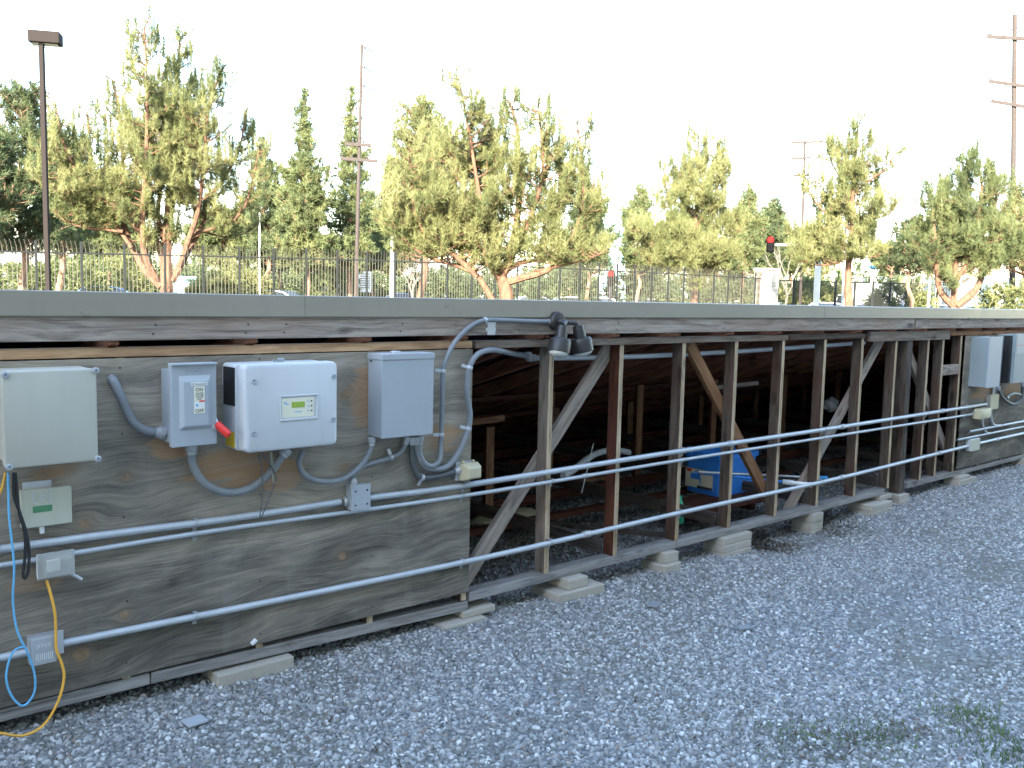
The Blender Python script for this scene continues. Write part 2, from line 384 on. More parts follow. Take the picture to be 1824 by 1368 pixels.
def text(name, s, x, z, y, size, mat, parent, depth=.0008, align='CENTER', sx=1.0):
    c = bpy.data.curves.new(name, 'FONT'); c.body = s; c.size = size; c.extrude = depth; c.align_x = align; c.align_y = 'CENTER'
    o = bpy.data.objects.new('tmp', c); COL.objects.link(o)
    dg = bpy.context.evaluated_depsgraph_get(); me = bpy.data.meshes.new_from_object(o.evaluated_get(dg))
    bpy.data.objects.remove(o); me.name = name
    W = WLOC[parent]
    me.transform(Matrix.Translation((x - W.x, y - W.y, z - W.z)) @ Matrix.Rotation(R(90), 4, 'X') @ Matrix.Diagonal((sx, 1, 1, 1)))
    me.materials.clear()
    return link(name, me, mat, parent)
def spline(pts, step=.012):
    pts = [Vector(p) for p in pts]; P_ = [pts[0] * 2 - pts[1]] + pts + [pts[-1] * 2 - pts[-2]]; out = []
    for i in range(1, len(P_) - 2):
        a, b, c, d = P_[i - 1:i + 3]; n = max(2, int((c - b).length / step))
        for k in range(n):
            t = k / n; out.append(.5 * (2 * b + (c - a) * t + (2 * a - 5 * b + 4 * c - d) * t * t + (3 * b - a - 3 * c + d) * t ** 3))
    out.append(pts[-1]); return out
def gz(x, y=0.0):        # the gravel dips a little towards the middle bays
    def ss(a, b, t): t = min(1, max(0, (t - a) / (b - a))); return t * t * (3 - 2 * t)
    xs = (1, 2, 3, 4, 5, 5.6, 6.6, 7.6, 8.6, 10.5); zs = (-.005, -.03, -.048, -.062, -.068, -.085, -.115, -.072, -.045, -.005)
    return float(np.interp(x, xs, zs))
def gh(x, y):            # wide terrain: rises gently behind the rack
    t = min(1, max(0, (y - 7) / 14)); return gz(x, y) * (1 - t) + .48 * t * t * (3 - 2 * t)

# ------------------------------------------------------------------ ground
t = NT('gravelly_dirt'); v = t.obj(rnd=False)
vor = t.n('TexVoronoi', None, 1, Vector=v, Scale=48.0); vd = t.n('TexVoronoi', None, 0, Vector=v, Scale=48.0)
vsep = t.n('SeparateColor', None, 0, Color=vor)
peb = t.ramp(vsep, [(0.0, (.11, .115, .12)), (.5, (.19, .195, .20)), (.85, (.26, .27, .28)), (1.0, (.4, .41, .42))])
dirt = t.mix(t.noise(v, 14, 4), (.10, .095, .07), (.20, .19, .15))
dm = t.ramp(t.noise(v, .8, 4, .6), [(.45, 0.0), (.62, .8)])
t.bump(t.math('SUBTRACT', t.noise(v, 70, 2), t.math('MULTIPLY', vd, 1.6)), .8, .012)
t.put(t.b.inputs['Specular IOR Level'], .25)
M['gravelbase'] = t.set(Base_Color=t.mix(dm, peb, dirt), Roughness=.92)
t = NT('bare_soil_and_grass'); v = t.obj(rnd=False); t.bump(t.noise(v, 12, 4), .5, .02)
M['soil'] = t.set(Base_Color=t.mix(t.ramp(t.noise(v, .5, 5), [(.4, 0.0), (.6, 1.0)]), (.09, .075, .055), (.045, .06, .028)), Roughness=.95)
def sheet(name, xs, ys, hf, mat):
    vs = [(x, y, hf(x, y)) for y in ys for x in xs]; n = len(xs)
    fs = [(j * n + i, j * n + i + 1, (j + 1) * n + i + 1, (j + 1) * n + i) for j in range(len(ys) - 1) for i in range(n - 1)]
    m = MB(); m.add(vs, fs); return obj(name, m, mat, smooth=True)
gx = [-1500, -300, -60, -20] + [x * .5 for x in range(-12, 41)] + [26, 40, 80, 200, 500, 1500]
gy = [-1500, -300, -60, -12] + [y * .5 for y in range(-14, 10)] + [7, 10, 13, 16, 19, 22, 30, 60, 200, 600, 1500]
tag(sheet('ground', gx, gy, lambda x, y: gh(x, y) - .012, M['soil']), kind='structure')
gs = sheet('gravel_bed', [x * .25 for x in range(-32, 101)], [y * .25 for y in range(-28, 17)], lambda x, y: gz(x), M['gravelbase'])
tag(gs, kind='structure')
rd = MB(); rd.add([(-300, 33, .49), (500, 33, .49), (500, 260, .49), (-300, 260, .49)], [(0, 1, 2, 3)])
tag(obj('street', rd, M['asphalt']), kind='structure')

# loose stones: one scatter object
def stones():
    t = NT('pebbles'); rnd = t.t.nodes.new('ShaderNodeObjectInfo').outputs['Random']
    v = t.obj(rnd=True)
    c = t.ramp(rnd, [(0.0, (.11, .11, .11)), (.12, (.14, .145, .145)), (.34, (.215, .222, .22)), (.58, (.295, .302, .30)), (.80, (.42, .43, .425)), (.90, (.66, .67, .66)), (.95, (.26, .23, .18)), (1.0, (.2, .14, .12))])
    c = t.mix(t.math('MULTIPLY', t.noise(v, 40, 4), .5), c, (.20, .20, .20))
    t.put(t.b.inputs['Specular IOR Level'], .3)
    mat = t.set(Base_Color=c, Roughness=.8)
    me = bpy.data.meshes.new('loose_gravel'); st = .125
    xs = np.arange(-.5, 19.01, st); ys = np.arange(-4.6, 2.6, st)
    vs = [(x, y, gz(x) - .001) for y in ys for x in xs]; n = len(xs)
    fs = [(j * n + i, j * n + i + 1, (j + 1) * n + i + 1, (j + 1) * n + i) for j in range(len(ys) - 1) for i in range(n - 1)]
    me.from_pydata(vs, [], fs)
    A = np.array(vs)
    dist = np.hypot(A[:, 0], A[:, 1] + 3.9)
    d = np.clip(4300 * (1 - (dist - 5) / 13), 800, 4300)
    d[A[:, 1] > .15] *= .42
    # trodden earthy patches of the yard
    def blob(cx_, cy_, rx, ry): return np.exp(-(((A[:, 0] - cx_) / rx) ** 2 + ((A[:, 1] - cy_) / ry) ** 2))
    wob = .75 + .5 * np.sin(A[:, 0] * 2.3 + A[:, 1] * 3.1) * np.sin(A[:, 1] * 4.7 - A[:, 0])
    n2_ = np.sin(A[:, 0] * 1.3 + 2) * np.sin(A[:, 1] * 2.1 + A[:, 0] * .7) + .5 * np.sin(A[:, 0] * 4.1 - A[:, 1] * 3.3)
    bare = np.clip(.42 * np.clip(n2_, 0, 1) + (blob(4.9, -1.75, .8, .5) + blob(6.6, -1.3, 1.4, .35) + .7 * blob(3.0, -1.0, .5, .25) + .8 * blob(3.7, -2.2, .5, .35)) * wob, 0, .8)
    d *= (1 - bare)
    # only where the yard can be seen from around the viewpoint
    ang = np.degrees(np.arctan2(A[:, 0] - 0, A[:, 1] + 3.9)); d[(ang < 4)] = 0; d[(ang > 82)] = 0
    at = me.attributes.new('dens', 'FLOAT', 'POINT'); at.data.foreach_set('value', d.astype(np.float32))
    ob = link('loose_gravel', me, mat); tag(ob, kind='stuff', label='loose grey pebbles covering the yard in front of the rack', cat='gravel')
    ng = bpy.data.node_groups.new('scatter', 'GeometryNodeTree')
    ng.interface.new_socket('Geometry', in_out='INPUT', socket_type='NodeSocketGeometry')
    ng.interface.new_socket('Geometry', in_out='OUTPUT', socket_type='NodeSocketGeometry')
    N, L = ng.nodes, ng.links
    gi, go = N.new('NodeGroupInput'), N.new('NodeGroupOutput')
    dn = N.new('GeometryNodeInputNamedAttribute'); dn.data_type = 'FLOAT'; dn.inputs[0].default_value = 'dens'
    dp = N.new('GeometryNodeDistributePointsOnFaces'); L.new(gi.outputs[0], dp.inputs[0]); L.new(dn.outputs[0], dp.inputs['Density'])
    join = N.new('GeometryNodeJoinGeometry')
    for k in range(4):
        ico = N.new('GeometryNodeMeshIcoSphere'); ico.inputs[0].default_value = .0125; ico.inputs[1].default_value = 2
        sp = N.new('GeometryNodeSetPosition'); nz = N.new('ShaderNodeTexNoise'); nz.noise_dimensions = '4D'
        nz.inputs['W'].default_value = k * 3.7; nz.inputs['Scale'].default_value = 75; nz.inputs['Detail'].default_value = 1
        sb = N.new('ShaderNodeVectorMath'); sb.operation = 'SUBTRACT'; sb.inputs[1].default_value = (.5, .5, .5); L.new(nz.outputs['Color'], sb.inputs[0])
        sc = N.new('ShaderNodeVectorMath'); sc.operation = 'SCALE'; sc.inputs['Scale'].default_value = .014; L.new(sb.outputs[0], sc.inputs[0])
        L.new(ico.outputs[0], sp.inputs[0]); L.new(sc.outputs[0], sp.inputs['Offset'])
        sm = N.new('GeometryNodeSetMaterial'); sm.inputs['Material'].default_value = mat; L.new(sp.outputs[0], sm.inputs[0])
        ss = N.new('GeometryNodeSetShadeSmooth'); L.new(sm.outputs[0], ss.inputs[0])
        g2 = N.new('GeometryNodeGeometryToInstance'); L.new(ss.outputs[0], g2.inputs[0]); L.new(g2.outputs[0], join.inputs[0])
    ip = N.new('GeometryNodeInstanceOnPoints'); L.new(dp.outputs[0], ip.inputs[0]); L.new(join.outputs[0], ip.inputs['Instance'])
    ip.inputs['Pick Instance'].default_value = True
    rr = N.new('FunctionNodeRandomValue'); rr.data_type = 'FLOAT_VECTOR'; rr.inputs[0].default_value = (0, 0, 0); rr.inputs[1].default_value = (6.28, 6.28, 6.28)
    L.new(rr.outputs[0], ip.inputs['Rotation'])
    rs = N.new('FunctionNodeRandomValue'); rs.data_type = 'FLOAT_VECTOR'; rs.inputs[0].default_value = (.36, .36, .32); rs.inputs[1].default_value = (1.38, 1.22, 1.0); rs.inputs['Seed'].default_value = 5
    L.new(rs.outputs[0], ip.inputs['Scale']); L.new(ip.outputs[0], go.inputs[0])
    mod = ob.modifiers.new('scatter', 'NODES'); mod.node_group = ng
stones()

# ------------------------------------------------------------------ the timber rack
rack = thing('timber_rack', (3, 0, 0), 'long low timber rack with sloping roof, grey plywood cladding and open stud bays', 'rack')
def bx(name, a, b, mat, parent=rack, bevel=.003): m = MB(); m.box(a, b); return obj(name, m, mat, parent, bevel=bevel)
XE = 24.0; XW = -4.0
# flashing in lengths, folded drip edge
for i, (a, b) in enumerate(((XW, 2.02), (2.022, 3.6), (3.602, 6.6), (6.602, 9.6), (9.602, XE))):
    m = MB(); y = -.05 - .0015 * (i % 2)
    prof = [(y, 1.674), (y - .004, 1.678), (y - .003, 1.772), (y + .003, 1.776), (.17, 1.752), (.17, 1.747), (y + .007, 1.770), (y + .003, 1.678), (y + .006, 1.672)]
    n = len(prof); m.add([(a, p, q) for p, q in prof] + [(b, p, q) for p, q in prof], [(k, k + n, (k + 1) % n + n, (k + 1) % n) for k in range(n)] + [tuple(range(n))[::-1], tuple(range(n, 2 * n))])
    obj('cap_flashing', m, M['cap'], rack)
xj = P(1630, 580, -.04).x
for a, b, dz in ((XW, xj - .02, 0), (xj + .02, XE, .004)):
    board('ledger_board', (a, -.022, 1.624 + dz), (b, -.022, 1.624 + dz), .096, .038, M['ledger'], rack)
# pine strip over the left panel; reddish top plate further right
x_ply = 3.06
board('top_plate', (XW, .036, 1.524), (x_ply + .0, .036, 1.524), .038, .089, M['pine'], rack)
board('top_plate', (3.085, .036, 1.522), (P(1403, 600).x, .036, 1.522), .040, .089, M['studlight'], rack)
board('top_plate', (P(1404, 600).x + .006, .036, 1.522), (P(1540, 600).x, .036, 1.522), .040, .089, M['studwood'], rack)
board('top_plate', (P(1548, 600).x, .006, 1.512), (P(1690, 600).x, .006, 1.512), .085, .038, M['studlight'], rack)
board('top_plate', (P(1692, 600).x, .036, 1.524), (XE, .036, 1.524), .038, .089, M['orangewood'], rack)
# bottom plates
board('bottom_plate', (XW, .044, .110), (1.297, .044, .087), .052, .095, M['platewood'], rack)
board('bottom_plate', (1.303, .044, .087), (3.066, .044, .041), .052, .095, M['platewood'], rack)
pj = [3.07, 4.915, 7.90]
for a, b in zip(pj[:-1], pj[1:]):
    board('bottom_plate', (a + .004, .044, .088), (b - .004, .044, .088 + .002), .052, .095, M['platewood'], rack)
board('bottom_plate', (8.33, .044, .090), (XE, .044, .096), .05, .095, M['platewood'], rack)
# studs
st_r = [3.69, 4.305, 4.935, 5.54, 6.15, 6.76, 7.365, 7.975, 8.61, 8.93, 9.33]
left_st = [3.055, 2.44, 1.83, 1.22, .61, 0, -.61, -1.22]
right_st = [9.94, 10.55, 11.16, 11.77, 12.38, 13, 13.6, 14.2]
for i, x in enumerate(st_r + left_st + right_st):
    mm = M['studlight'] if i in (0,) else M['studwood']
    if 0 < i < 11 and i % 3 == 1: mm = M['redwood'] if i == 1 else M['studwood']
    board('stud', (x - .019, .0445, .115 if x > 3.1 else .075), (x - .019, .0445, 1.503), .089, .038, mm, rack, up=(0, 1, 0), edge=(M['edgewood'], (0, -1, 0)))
# the doubled end post standing on its own pavers
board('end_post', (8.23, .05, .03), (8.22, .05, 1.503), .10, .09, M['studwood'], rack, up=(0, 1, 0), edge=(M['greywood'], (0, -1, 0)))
# short block between the last open studs
board('blocking', (8.93, .02, 1.165), (9.292, .02, 1.165), .10, .038, M['ledger'], rack)
# rafters, ties, inner posts, roof
zt = lambda y: 1.60 - .30 * y
for k in range(-7, 35):
    x = 3.055 + .61 * k - .05
    board('rafter', (x, -.003, zt(0) + .005), (x, 5.0, zt(5.0) + .005), .10 if k < 60 else .1, .038, M['rafterwood'], rack)
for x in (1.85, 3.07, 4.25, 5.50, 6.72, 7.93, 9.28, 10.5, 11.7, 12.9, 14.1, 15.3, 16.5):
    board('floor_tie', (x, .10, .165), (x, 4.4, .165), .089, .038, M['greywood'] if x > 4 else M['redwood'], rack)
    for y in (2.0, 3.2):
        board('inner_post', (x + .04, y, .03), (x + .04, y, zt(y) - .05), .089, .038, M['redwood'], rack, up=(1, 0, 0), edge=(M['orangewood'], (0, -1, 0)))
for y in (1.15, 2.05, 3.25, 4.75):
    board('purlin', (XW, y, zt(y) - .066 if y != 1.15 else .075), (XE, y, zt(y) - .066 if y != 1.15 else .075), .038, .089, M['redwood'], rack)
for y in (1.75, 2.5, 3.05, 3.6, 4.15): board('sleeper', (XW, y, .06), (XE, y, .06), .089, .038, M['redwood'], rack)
# diagonal braces behind the studs (from the photograph's joints)
def brace(a, b, mat): board('brace', a, b, .089, .038, mat, rack, up=(.4, 1, .4) if False else (0, 0, 1))
brace((4.30, .112, 1.49), (3.07, .112, .09), M['ledger'])
brace((5.10, .112, 1.49), (6.28, .112, .13), M['orangewood'])
brace((7.88, .112, 1.49), (6.46, .112, .07), M['ledger'])
brace((8.28, .112, 1.49), (9.38, .112, .30), M['ledger'])
# roof panels on top
pn = 0
for k in range(-4, 24):
    for (ya, yb) in ((.18, 2.32), (2.325, 5.06)):
        xa = 1.0 * k; xb = xa + .995
        m = MB(); m.bar(((xa + xb) / 2, ya, zt(ya) + .085), ((xa + xb) / 2, yb, zt(yb) + .085), .035, .995)
        o = obj('roof_panel', m, M['solar'], rack)
# plywood cladding
kn = [(P(x, y, -.012).x, P(x, y, -.012).z, r) for x, y, r in ((152, 932, .022), (225, 850, .016), (145, 1165, .030), (610, 990, .022), (222, 1095, .018), (617, 702, .03), (612, 832, .022), (75, 850, .02), (325, 740, .02))]
pt = []
for x, y, rx, rz, s in ((90, 833, .16, .06, .8), (305, 800, .10, .05, .75), (430, 830, .26, .10, .8), (650, 705, .10, .16, .65), (785, 778, .15, .09, .7), (500, 845, .12, .09, .55), (60, 1035, .1, .04, .3)):
    p = P(x, y, -.012); pt.append((p.x - 3, p.z, rx, rz, s))
kn = [(a - 3, b, c * 1.3) for a, b, c in kn]
M['ply'] = plywood('weathered_plywood', kn, pt, 1.2)
bx('plywood_panel', (.40, -.013, .125), (x_ply, -.001, 1.5), M['ply'], bevel=.001)
bx('plywood_panel', (-2.04, -.013, .125), (.397, -.001, 1.5), M['ply'], bevel=.001)
xr = P(1712, 700).x
pt2 = [(P(x, y, -.012).x - 3, P(x, y, -.012).z, rx, rz, s) for x, y, rx, rz, s in ((1750, 700, .3, .1, .7), (1805, 690, .25, .14, .8))]
kn2 = [(P(1726, 765, -.012).x - 3, .5, .03), (8.4, .6, .03)]
M['ply2'] = plywood('weathered_plywood_far', kn2, pt2, .95)
bx('plywood_panel', (xr, -.013, .135), (xr + 2.44, -.001, 1.5), M['ply2'], bevel=.001)
bx('plywood_panel', (xr + 2.445, -.013, .135), (XE, -.001, 1.5), M['ply2'], bevel=.001)
for xe in (XW + .02, XE - .04):  # closures added at both rack ends to stop light leaking in
    bx('end_light_stop', (xe, .10, .0), (xe + .012, 4.2, .32), M['redwood'], bevel=0)
    m = MB(); m.add([(xe + a, y, z) for a in (0, .012) for y, z in ((.10, .321), (4.2, .321), (.10, 1.54))], [(0, 1, 2), (5, 4, 3), (0, 3, 4, 1), (1, 4, 5, 2), (2, 5, 3, 0)]); obj('end_light_stop', m, M['redwood'], rack)
board('back_light_stop', (XW, 5.04, .05), (XE, 5.04, .05), .44, .025, M['redwood'], rack)  # board added to keep daylight out through the low back gap
for x in (.61, 1.22, 1.83, 2.44):
    for z_ in (.17, .45, .84, 1.2, 1.46):
        m = MB(); m.lathe([(.0045, 0), (.004, .0015)], (x - .02 + random.uniform(-.006, .006), -.0128, z_ + random.uniform(-.02, .02)), (0, -1, 0), 8); obj('nail', m, M['black'], rack)
# nail heads on the ledger
for px in (275, 508, 715, 440, 925, 1100, 1290):
    p = P(px, 588, -.041)
    for dz in (-.02, .018):
        m = MB(); m.lathe([(.004, 0), (.004, .003)], (p.x + dz * .3, -.041, 1.622 + dz), (0, -1, 0), 8); obj('nail', m, M['black'], rack)
# galvanised joist plate on the ledger
m = MB(); m.box((P(868, 585, -.042).x, -.044, 1.578), (P(882, 585, -.042).x, -.041, 1.655))
p0 = P(868, 585, -.042).x; m.box((p0 - .012, -.0445, 1.64), (p0 + .06, -.0415, 1.655)); m.box((p0 - .012, -.0445, 1.60), (p0 + .06, -.0415, 1.615))
obj('metal_plate', m, M['steel'], rack)

# ------------------------------------------------------------------ concrete pavers under the plates
def paver(x0, x1, y0, y1, z0, z1, label, grp='concrete pavers under the plate', rot=0.0):
    cx_, cy_ = (x0 + x1) / 2, (y0 + y1) / 2; m = MB(); hx, hy = (x1 - x0) / 2, (y1 - y0) / 2
    m.box((cx_ - hx, cy_ - hy, z0), (cx_ + hx, cy_ + hy, z1))
    o = obj('concrete_paver', m, M['concrete'], None, org=(cx_, cy_, z0), bevel=.006)
    o.rotation_euler.z = R(rot); return tag(o, label, 'paver', grp)
def pv(a, b, Yf, dp, z0, z1, label, rot=0.0):
    xa, xb = P(a[0], a[1], Yf).x, P(b[0], b[1], Yf).x; paver(xa, xb, Yf, Yf + dp, z0, z1, label, rot=rot)
pv((388, 1200), (524, 1170), -.05, .21, -.04, .036, 'lone long concrete paver below the left plywood panel')
pv((793, 1108), (866, 1090), -.06, .26, -.075, -.026, 'wide lower paver under the right corner of the left plywood panel', 1)
pv((826, 1088), (883, 1072), -.02, .20, -.0255, .014, 'smaller upper paver touching the plate at the right corner of the left plywood')
pv((998, 1062), (1077, 1040), -.10, .26, -.09, -.004, 'broad lower paver under the first bare stud right of the plywood', -2)
pv((1013, 1045), (1048, 1033), -.07, .20, -.0035, .061, 'short upper paver under the first bare stud')
pv((1184, 1008), (1214, 1000), -.08, .22, -.09, -.012, 'lower of two small pavers under the third stud from the plywood', 2)
pv((1186, 995), (1209, 988), -.05, .18, -.0115, .061, 'upper of two small pavers under the third stud', -3)
for k, nm in enumerate(('lowest', 'middle', 'topmost')):
    z0 = -.105 + .0555 * k
    pv((1291 - k, 980), (1339, 965), -.06 + .004 * k, .20, z0, z0 + .0545, nm + ' of the three long pavers stacked under the fourth stud', (-1, .8, 0)[k])
for k, nm in enumerate(('lowest', 'middle', 'topmost')):
    z0 = -.155 + .0722 * k
    pv((1447 - (k == 1), 940), (1466, 935), -.03 + .006 * (k == 1), .20, z0, z0 + .071, nm + ' of the narrow stacked pavers below the foot of the long grey diagonal brace', (0, 1.5, -1)[k])
pv((1556, 912), (1591, 902), -.09, .24, -.10, -.036, 'lowest paver of the stack under the end of the middle plate', -1)
pv((1555, 902), (1591, 892), -.085, .24, -.0355, .018, 'second paver of the stack under the end of the middle plate', 1)
pv((1569, 888), (1589, 880), -.02, .16, .0185, .062, 'small top paver of the stack under the end of the middle plate')
pv((1604, 893), (1620, 888), -.05, .20, -.07, -.012, 'lower paver below the dark end post')
pv((1603, 885), (1620, 879), -.045, .20, -.0115, .029, 'upper paver below the dark end post')
paver(9.35, 9.75, -.07, .1, -.05, .03, 'low pale paver under the plate left of the far plywood panel')
paver(9.36, 9.62, -.05, .1, .031, .064, 'thin upper paver under the plate left of the far plywood panel')
paver(11.1, 11.5, -.07, .1, -.04, .068, 'farthest paver, under the far plywood panel')

# ------------------------------------------------------------------ rigid conduits
def rigid(name, pts, r, label, straps, coup, grp='galvanized conduits strapped along the rack', mat='galv'):
    o = thing(name, pts[0], label, 'conduit', grp)
    m = MB(); m.tube(spline(pts, .05), r, 14); obj('pipe', m, M[mat], o, smooth=True)
    def at(x):
        for a, b in zip(pts[:-1], pts[1:]):
            if a[0] <= x <= b[0]:
                t = (x - a[0]) / (b[0] - a[0]); return Vector(a).lerp(Vector(b), t)
    for x in coup:
        p = at(x); m = MB(); m.lathe([(r * 1.28, -.03), (r * 1.34, -.025), (r * 1.34, -.006), (r * 1.18, -.004), (r * 1.18, .004), (r * 1.34, .006), (r * 1.34, .025), (r * 1.28, .03)], p, (1, 0, 0), 14)
        obj('coupling', m, M['galvdark'], o, smooth=True)
    for x in straps:
        p = at(x); m = MB()
        arc = [(p.x, p.y + (r + .0015) * math.sin(a), p.z + (r + .0015) * math.cos(a)) for a in [math.pi * k / 10 for k in range(0, 11)]]
        pa = [(p.x, 0.0, p.z + r + .0015)] + [(p.x, p.y - (r + .0015) * math.sin(math.pi * k / 10), p.z + (r + .0015) * math.cos(math.pi * k / 10)) for k in range(11)] + [(p.x, -.016, p.z - r - .003)]
        for a, b in zip(pa[:-1], pa[1:]): m.bar(a, b, .002, .018, up=(0.01, 1, .3))
        m.box((p.x - .009, -.017, p.z - r - .024), (p.x + .009, -.0142, p.z - r - .002))
        m.lathe([(.005, 0), (.005, .004), (.002, .006)], (p.x, -.017, p.z - r - .014), (0, -1, 0), 8)
        obj('strap', m, M['galvdark'], o)
    return o
def line(pxs, Y): return [tuple(P(x, y, Y)) for x, y in pxs]
Yc1 = -.034
sx = [x - .019 for x in st_r]
xJ0, xJ1 = P(609, 893, -.05).x, P(656, 886, -.05).x
rigid('conduit', [(-1.5, Yc1, .775), (.73, Yc1, .772), (1.63, Yc1, .758), (xJ0, Yc1, .759)], .0165, 'upper thick conduit left of the small junction box on the plywood', (.72, P(348, 930, -.03).x), ())
rigid('conduit', [(xJ1 + .01, Yc1, .757), (3.055, Yc1, .748), (4.87, Yc1, .760), (7, Yc1, .762), (P(1756, 719, -.03).x, Yc1, .775)], .0165, 'upper thick conduit crossing the open studs right of the junction box', (3.0, sx[2], sx[5], sx[8], 9.5), (P(1301, 790, -.03).x, P(1500, 757, -.03).x, 8.9))
xo1 = P(62, 990, -.05).x; xo1b = P(128, 990, -.05).x
rigid('conduit', [(-1.5, Yc1, .715), (xo1 + .02, Yc1, .708)], .0115, 'short thin conduit entering the clear covered outlet from the left', (.6,), ())
rigid('conduit', [(xo1b - .02, Yc1, .711), (1.63, Yc1, .712), (3.03, Yc1, .690), (4.87, Yc1, .696), (7, Yc1, .693), (P(1736, 738, -.03).x, Yc1, .69)], .0115, 'middle thin conduit running from the clear outlet along all the studs', (P(348, 948, -.03).x, 2.99, sx[0], sx[2], sx[5], sx[8], 9.45), (P(1042, 846, -.03).x, P(1500, 771, -.03).x, 8.95))
xo2 = P(55, 1150, -.05).x; xo2b = P(108, 1150, -.05).x
rigid('conduit', [(-1.5, Yc1, .34), (xo2 + .01, Yc1, .338)], .0160, 'short lower conduit entering the scratched outlet box from the left', (.5,), ())
xb3 = P(1728, 793, -.03).x; xb3b = P(1741, 788, -.03).x
rigid('conduit', [(xo2b, Yc1, .343), (3.02, Yc1, .312), (4.93, Yc1, .324), (6.8, Yc1, .321), (8.3, Yc1, .343), (xb3, Yc1, .366)], .0160, 'lowest conduit running from the scratched outlet box across the open bays', (P(348, 1098, -.03).x, 3.0, sx[0], sx[2], sx[5], sx[8], 9.4), (P(1044, 952, -.03).x, P(1499, 850, -.03).x, 8.9))
rigid('conduit', [(xb3b, Yc1, .368), (12, Yc1, .375), (XE, Yc1, .38)], .0160, 'lowest conduit right of the small square box on the far plywood', (10.6,), (10.3,))
pp = spline(line([(1765, 724), (1765, 738), (1766.5, 751), (1773, 758), (1786, 757.5)], Yc1), .02); e = pp[-1]
rigid('conduit', [tuple(p) for p in pp[::3]] + [tuple(e), (XE, Yc1, e.z + .02)], .013, 'bent conduit dropping from the far junction box then running right', (), ())
pp = spline(line([(1749, 742), (1750, 752), (1752.5, 763), (1758, 771.5), (1768, 771)], Yc1), .02); e = pp[-1]
rigid('conduit', [tuple(p) for p in pp[::3]] + [tuple(e), (XE, Yc1, e.z + .02)], .011, 'bent conduit dropping from the beige covered outlet then running right', (), ())
# inner conduit behind the studs, close under the top plate
o = rigid('conduit', [(3.60, .135, 1.425), (4.4, .135, 1.41), (5.6, .135, 1.415), (7.62, .135, 1.45)], .0165, 'pale conduit inside the rack just under the rafters behind the studs', (), (3.63,))

# ------------------------------------------------------------------ flexible conduits
def flex(pxs, r, label, mat='flex', Y=-.045, ends=(True, True), straps=(), Ys=None, extra=None):
    pts = [P(x, y, Y if Ys is None else Ys[i]) for i, (x, y) in enumerate(pxs)]
    if extra: pts += extra
    o = thing('flexible_conduit', pts[0], label, 'conduit', 'flexible conduits on the plywood')
    m = MB(); sp = spline(pts, .006); m.tube(sp, r, 12, ribs=r * .07); obj('hose', m, M[mat], o, smooth=True)
    for e, (a, b) in zip(ends, ((sp[0], sp[4]), (sp[-1], sp[-5]))):
        if e:
            m = MB(); m.lathe([(r * 1.15, -.012), (r * 1.5, -.01), (r * 1.5, .012), (r * 1.25, .016), (r * 1.25, .03)], a, (b - a), 12)
            obj('fitting', m, M['galvdark'], o, smooth=True)
    for (sx_, sy_) in straps:
        p = P(sx_, sy_, Y); q = min(range(2, len(sp) - 2), key=lambda i: (sp[i] - p).length); d = (sp[q + 1] - sp[q - 1]).normalized()
        m = MB(); m.lathe([(r * 1.12, -.009), (r * 1.17, -.007), (r * 1.17, .007), (r * 1.12, .009)], sp[q], d, 14)
        n_ = d.cross(Vector((0, 1, 0))).normalized()
        if n_.x > 0: n_ = -n_
        m.bar(sp[q] + n_ * r, sp[q] + n_ * (r + .03) + Vector((0, .012, 0)), .018, .003, up=d)
        obj('strap', m, M['galv'], o, smooth=True)
    return o
flex([(197, 672), (203, 680), (216, 708), (235, 748), (258, 766), (289, 771)], .019, 'grey flexible conduit curving from a hole in the plywood into the switch box', ends=(False, True), Ys=[.0, -.03, -.045, -.045, -.05, -.055])
flex([(341, 797), (344, 828), (364, 860), (402, 877), (442, 871), (480, 843), (509, 803)], .019, 'thick flexible conduit sagging from the switch box bottom up to the white inverter', Y=-.07)
flex([(540, 803), (533, 826), (545, 848), (576, 858), (612, 853), (644, 828), (660, 801), (662, 783)], .014, 'thin flexible conduit looping from the inverter to the left bottom of the grey panel box', Y=-.06, ends=(False, True))
flex([(629, 862), (631, 846), (650, 829), (690, 817), (714, 805), (725, 782)], .0135, 'flexible conduit rising from the small junction box to the grey panel box', Y=-.045, straps=((697, 818),))
flex([(734, 782), (734, 815), (742, 843), (757, 851), (785, 847), (817, 838)], .0165, 'dark flexible conduit from the grey panel box to the yellowed outlet', 'flexdark', Y=-.05, straps=((752, 850),))
flex([(741, 781), (744, 807), (755, 829), (777, 835.5), (799, 829), (818, 804), (833, 766), (837, 738), (831.5, 697), (836, 655), (850, 632), (871, 624), (890, 625), (920, 631), (942, 634)], .0165,
     'long flexible conduit looping up the plywood edge and into the open bay', Ys=[-.06] * 11 + [-.045, -.02, .08, .135], straps=((836, 655), (829, 762)))
flex([(748, 781), (748, 807), (757, 825), (771, 830), (783, 819), (785, 793), (786, 774), (787.6, 724), (789, 664), (796, 637), (812, 607), (837, 582), (860, 571), (890, 570), (940, 572), (984, 573)], .0135,
     'long flexible conduit rising from the grey panel box to the twin floodlight', Ys=[-.07] * 3 + [-.075, -.07] + [-.055] * 11, straps=((788, 662), (786, 774), (862, 571)))
flex([(1777, 691), (1783, 704), (1793, 715), (1806, 720), (1818, 712), (1821, 700), (1821, 683)], .018, 'dark flexible conduit looping between the two far blue grey boxes', 'flexdark', Y=-.06)
flex([(1793, 709), (1799, 704), (1808, 701), (1821, 704)], .016, 'short olive flexible conduit branching right below the far boxes', 'flexolive', Y=-.05)

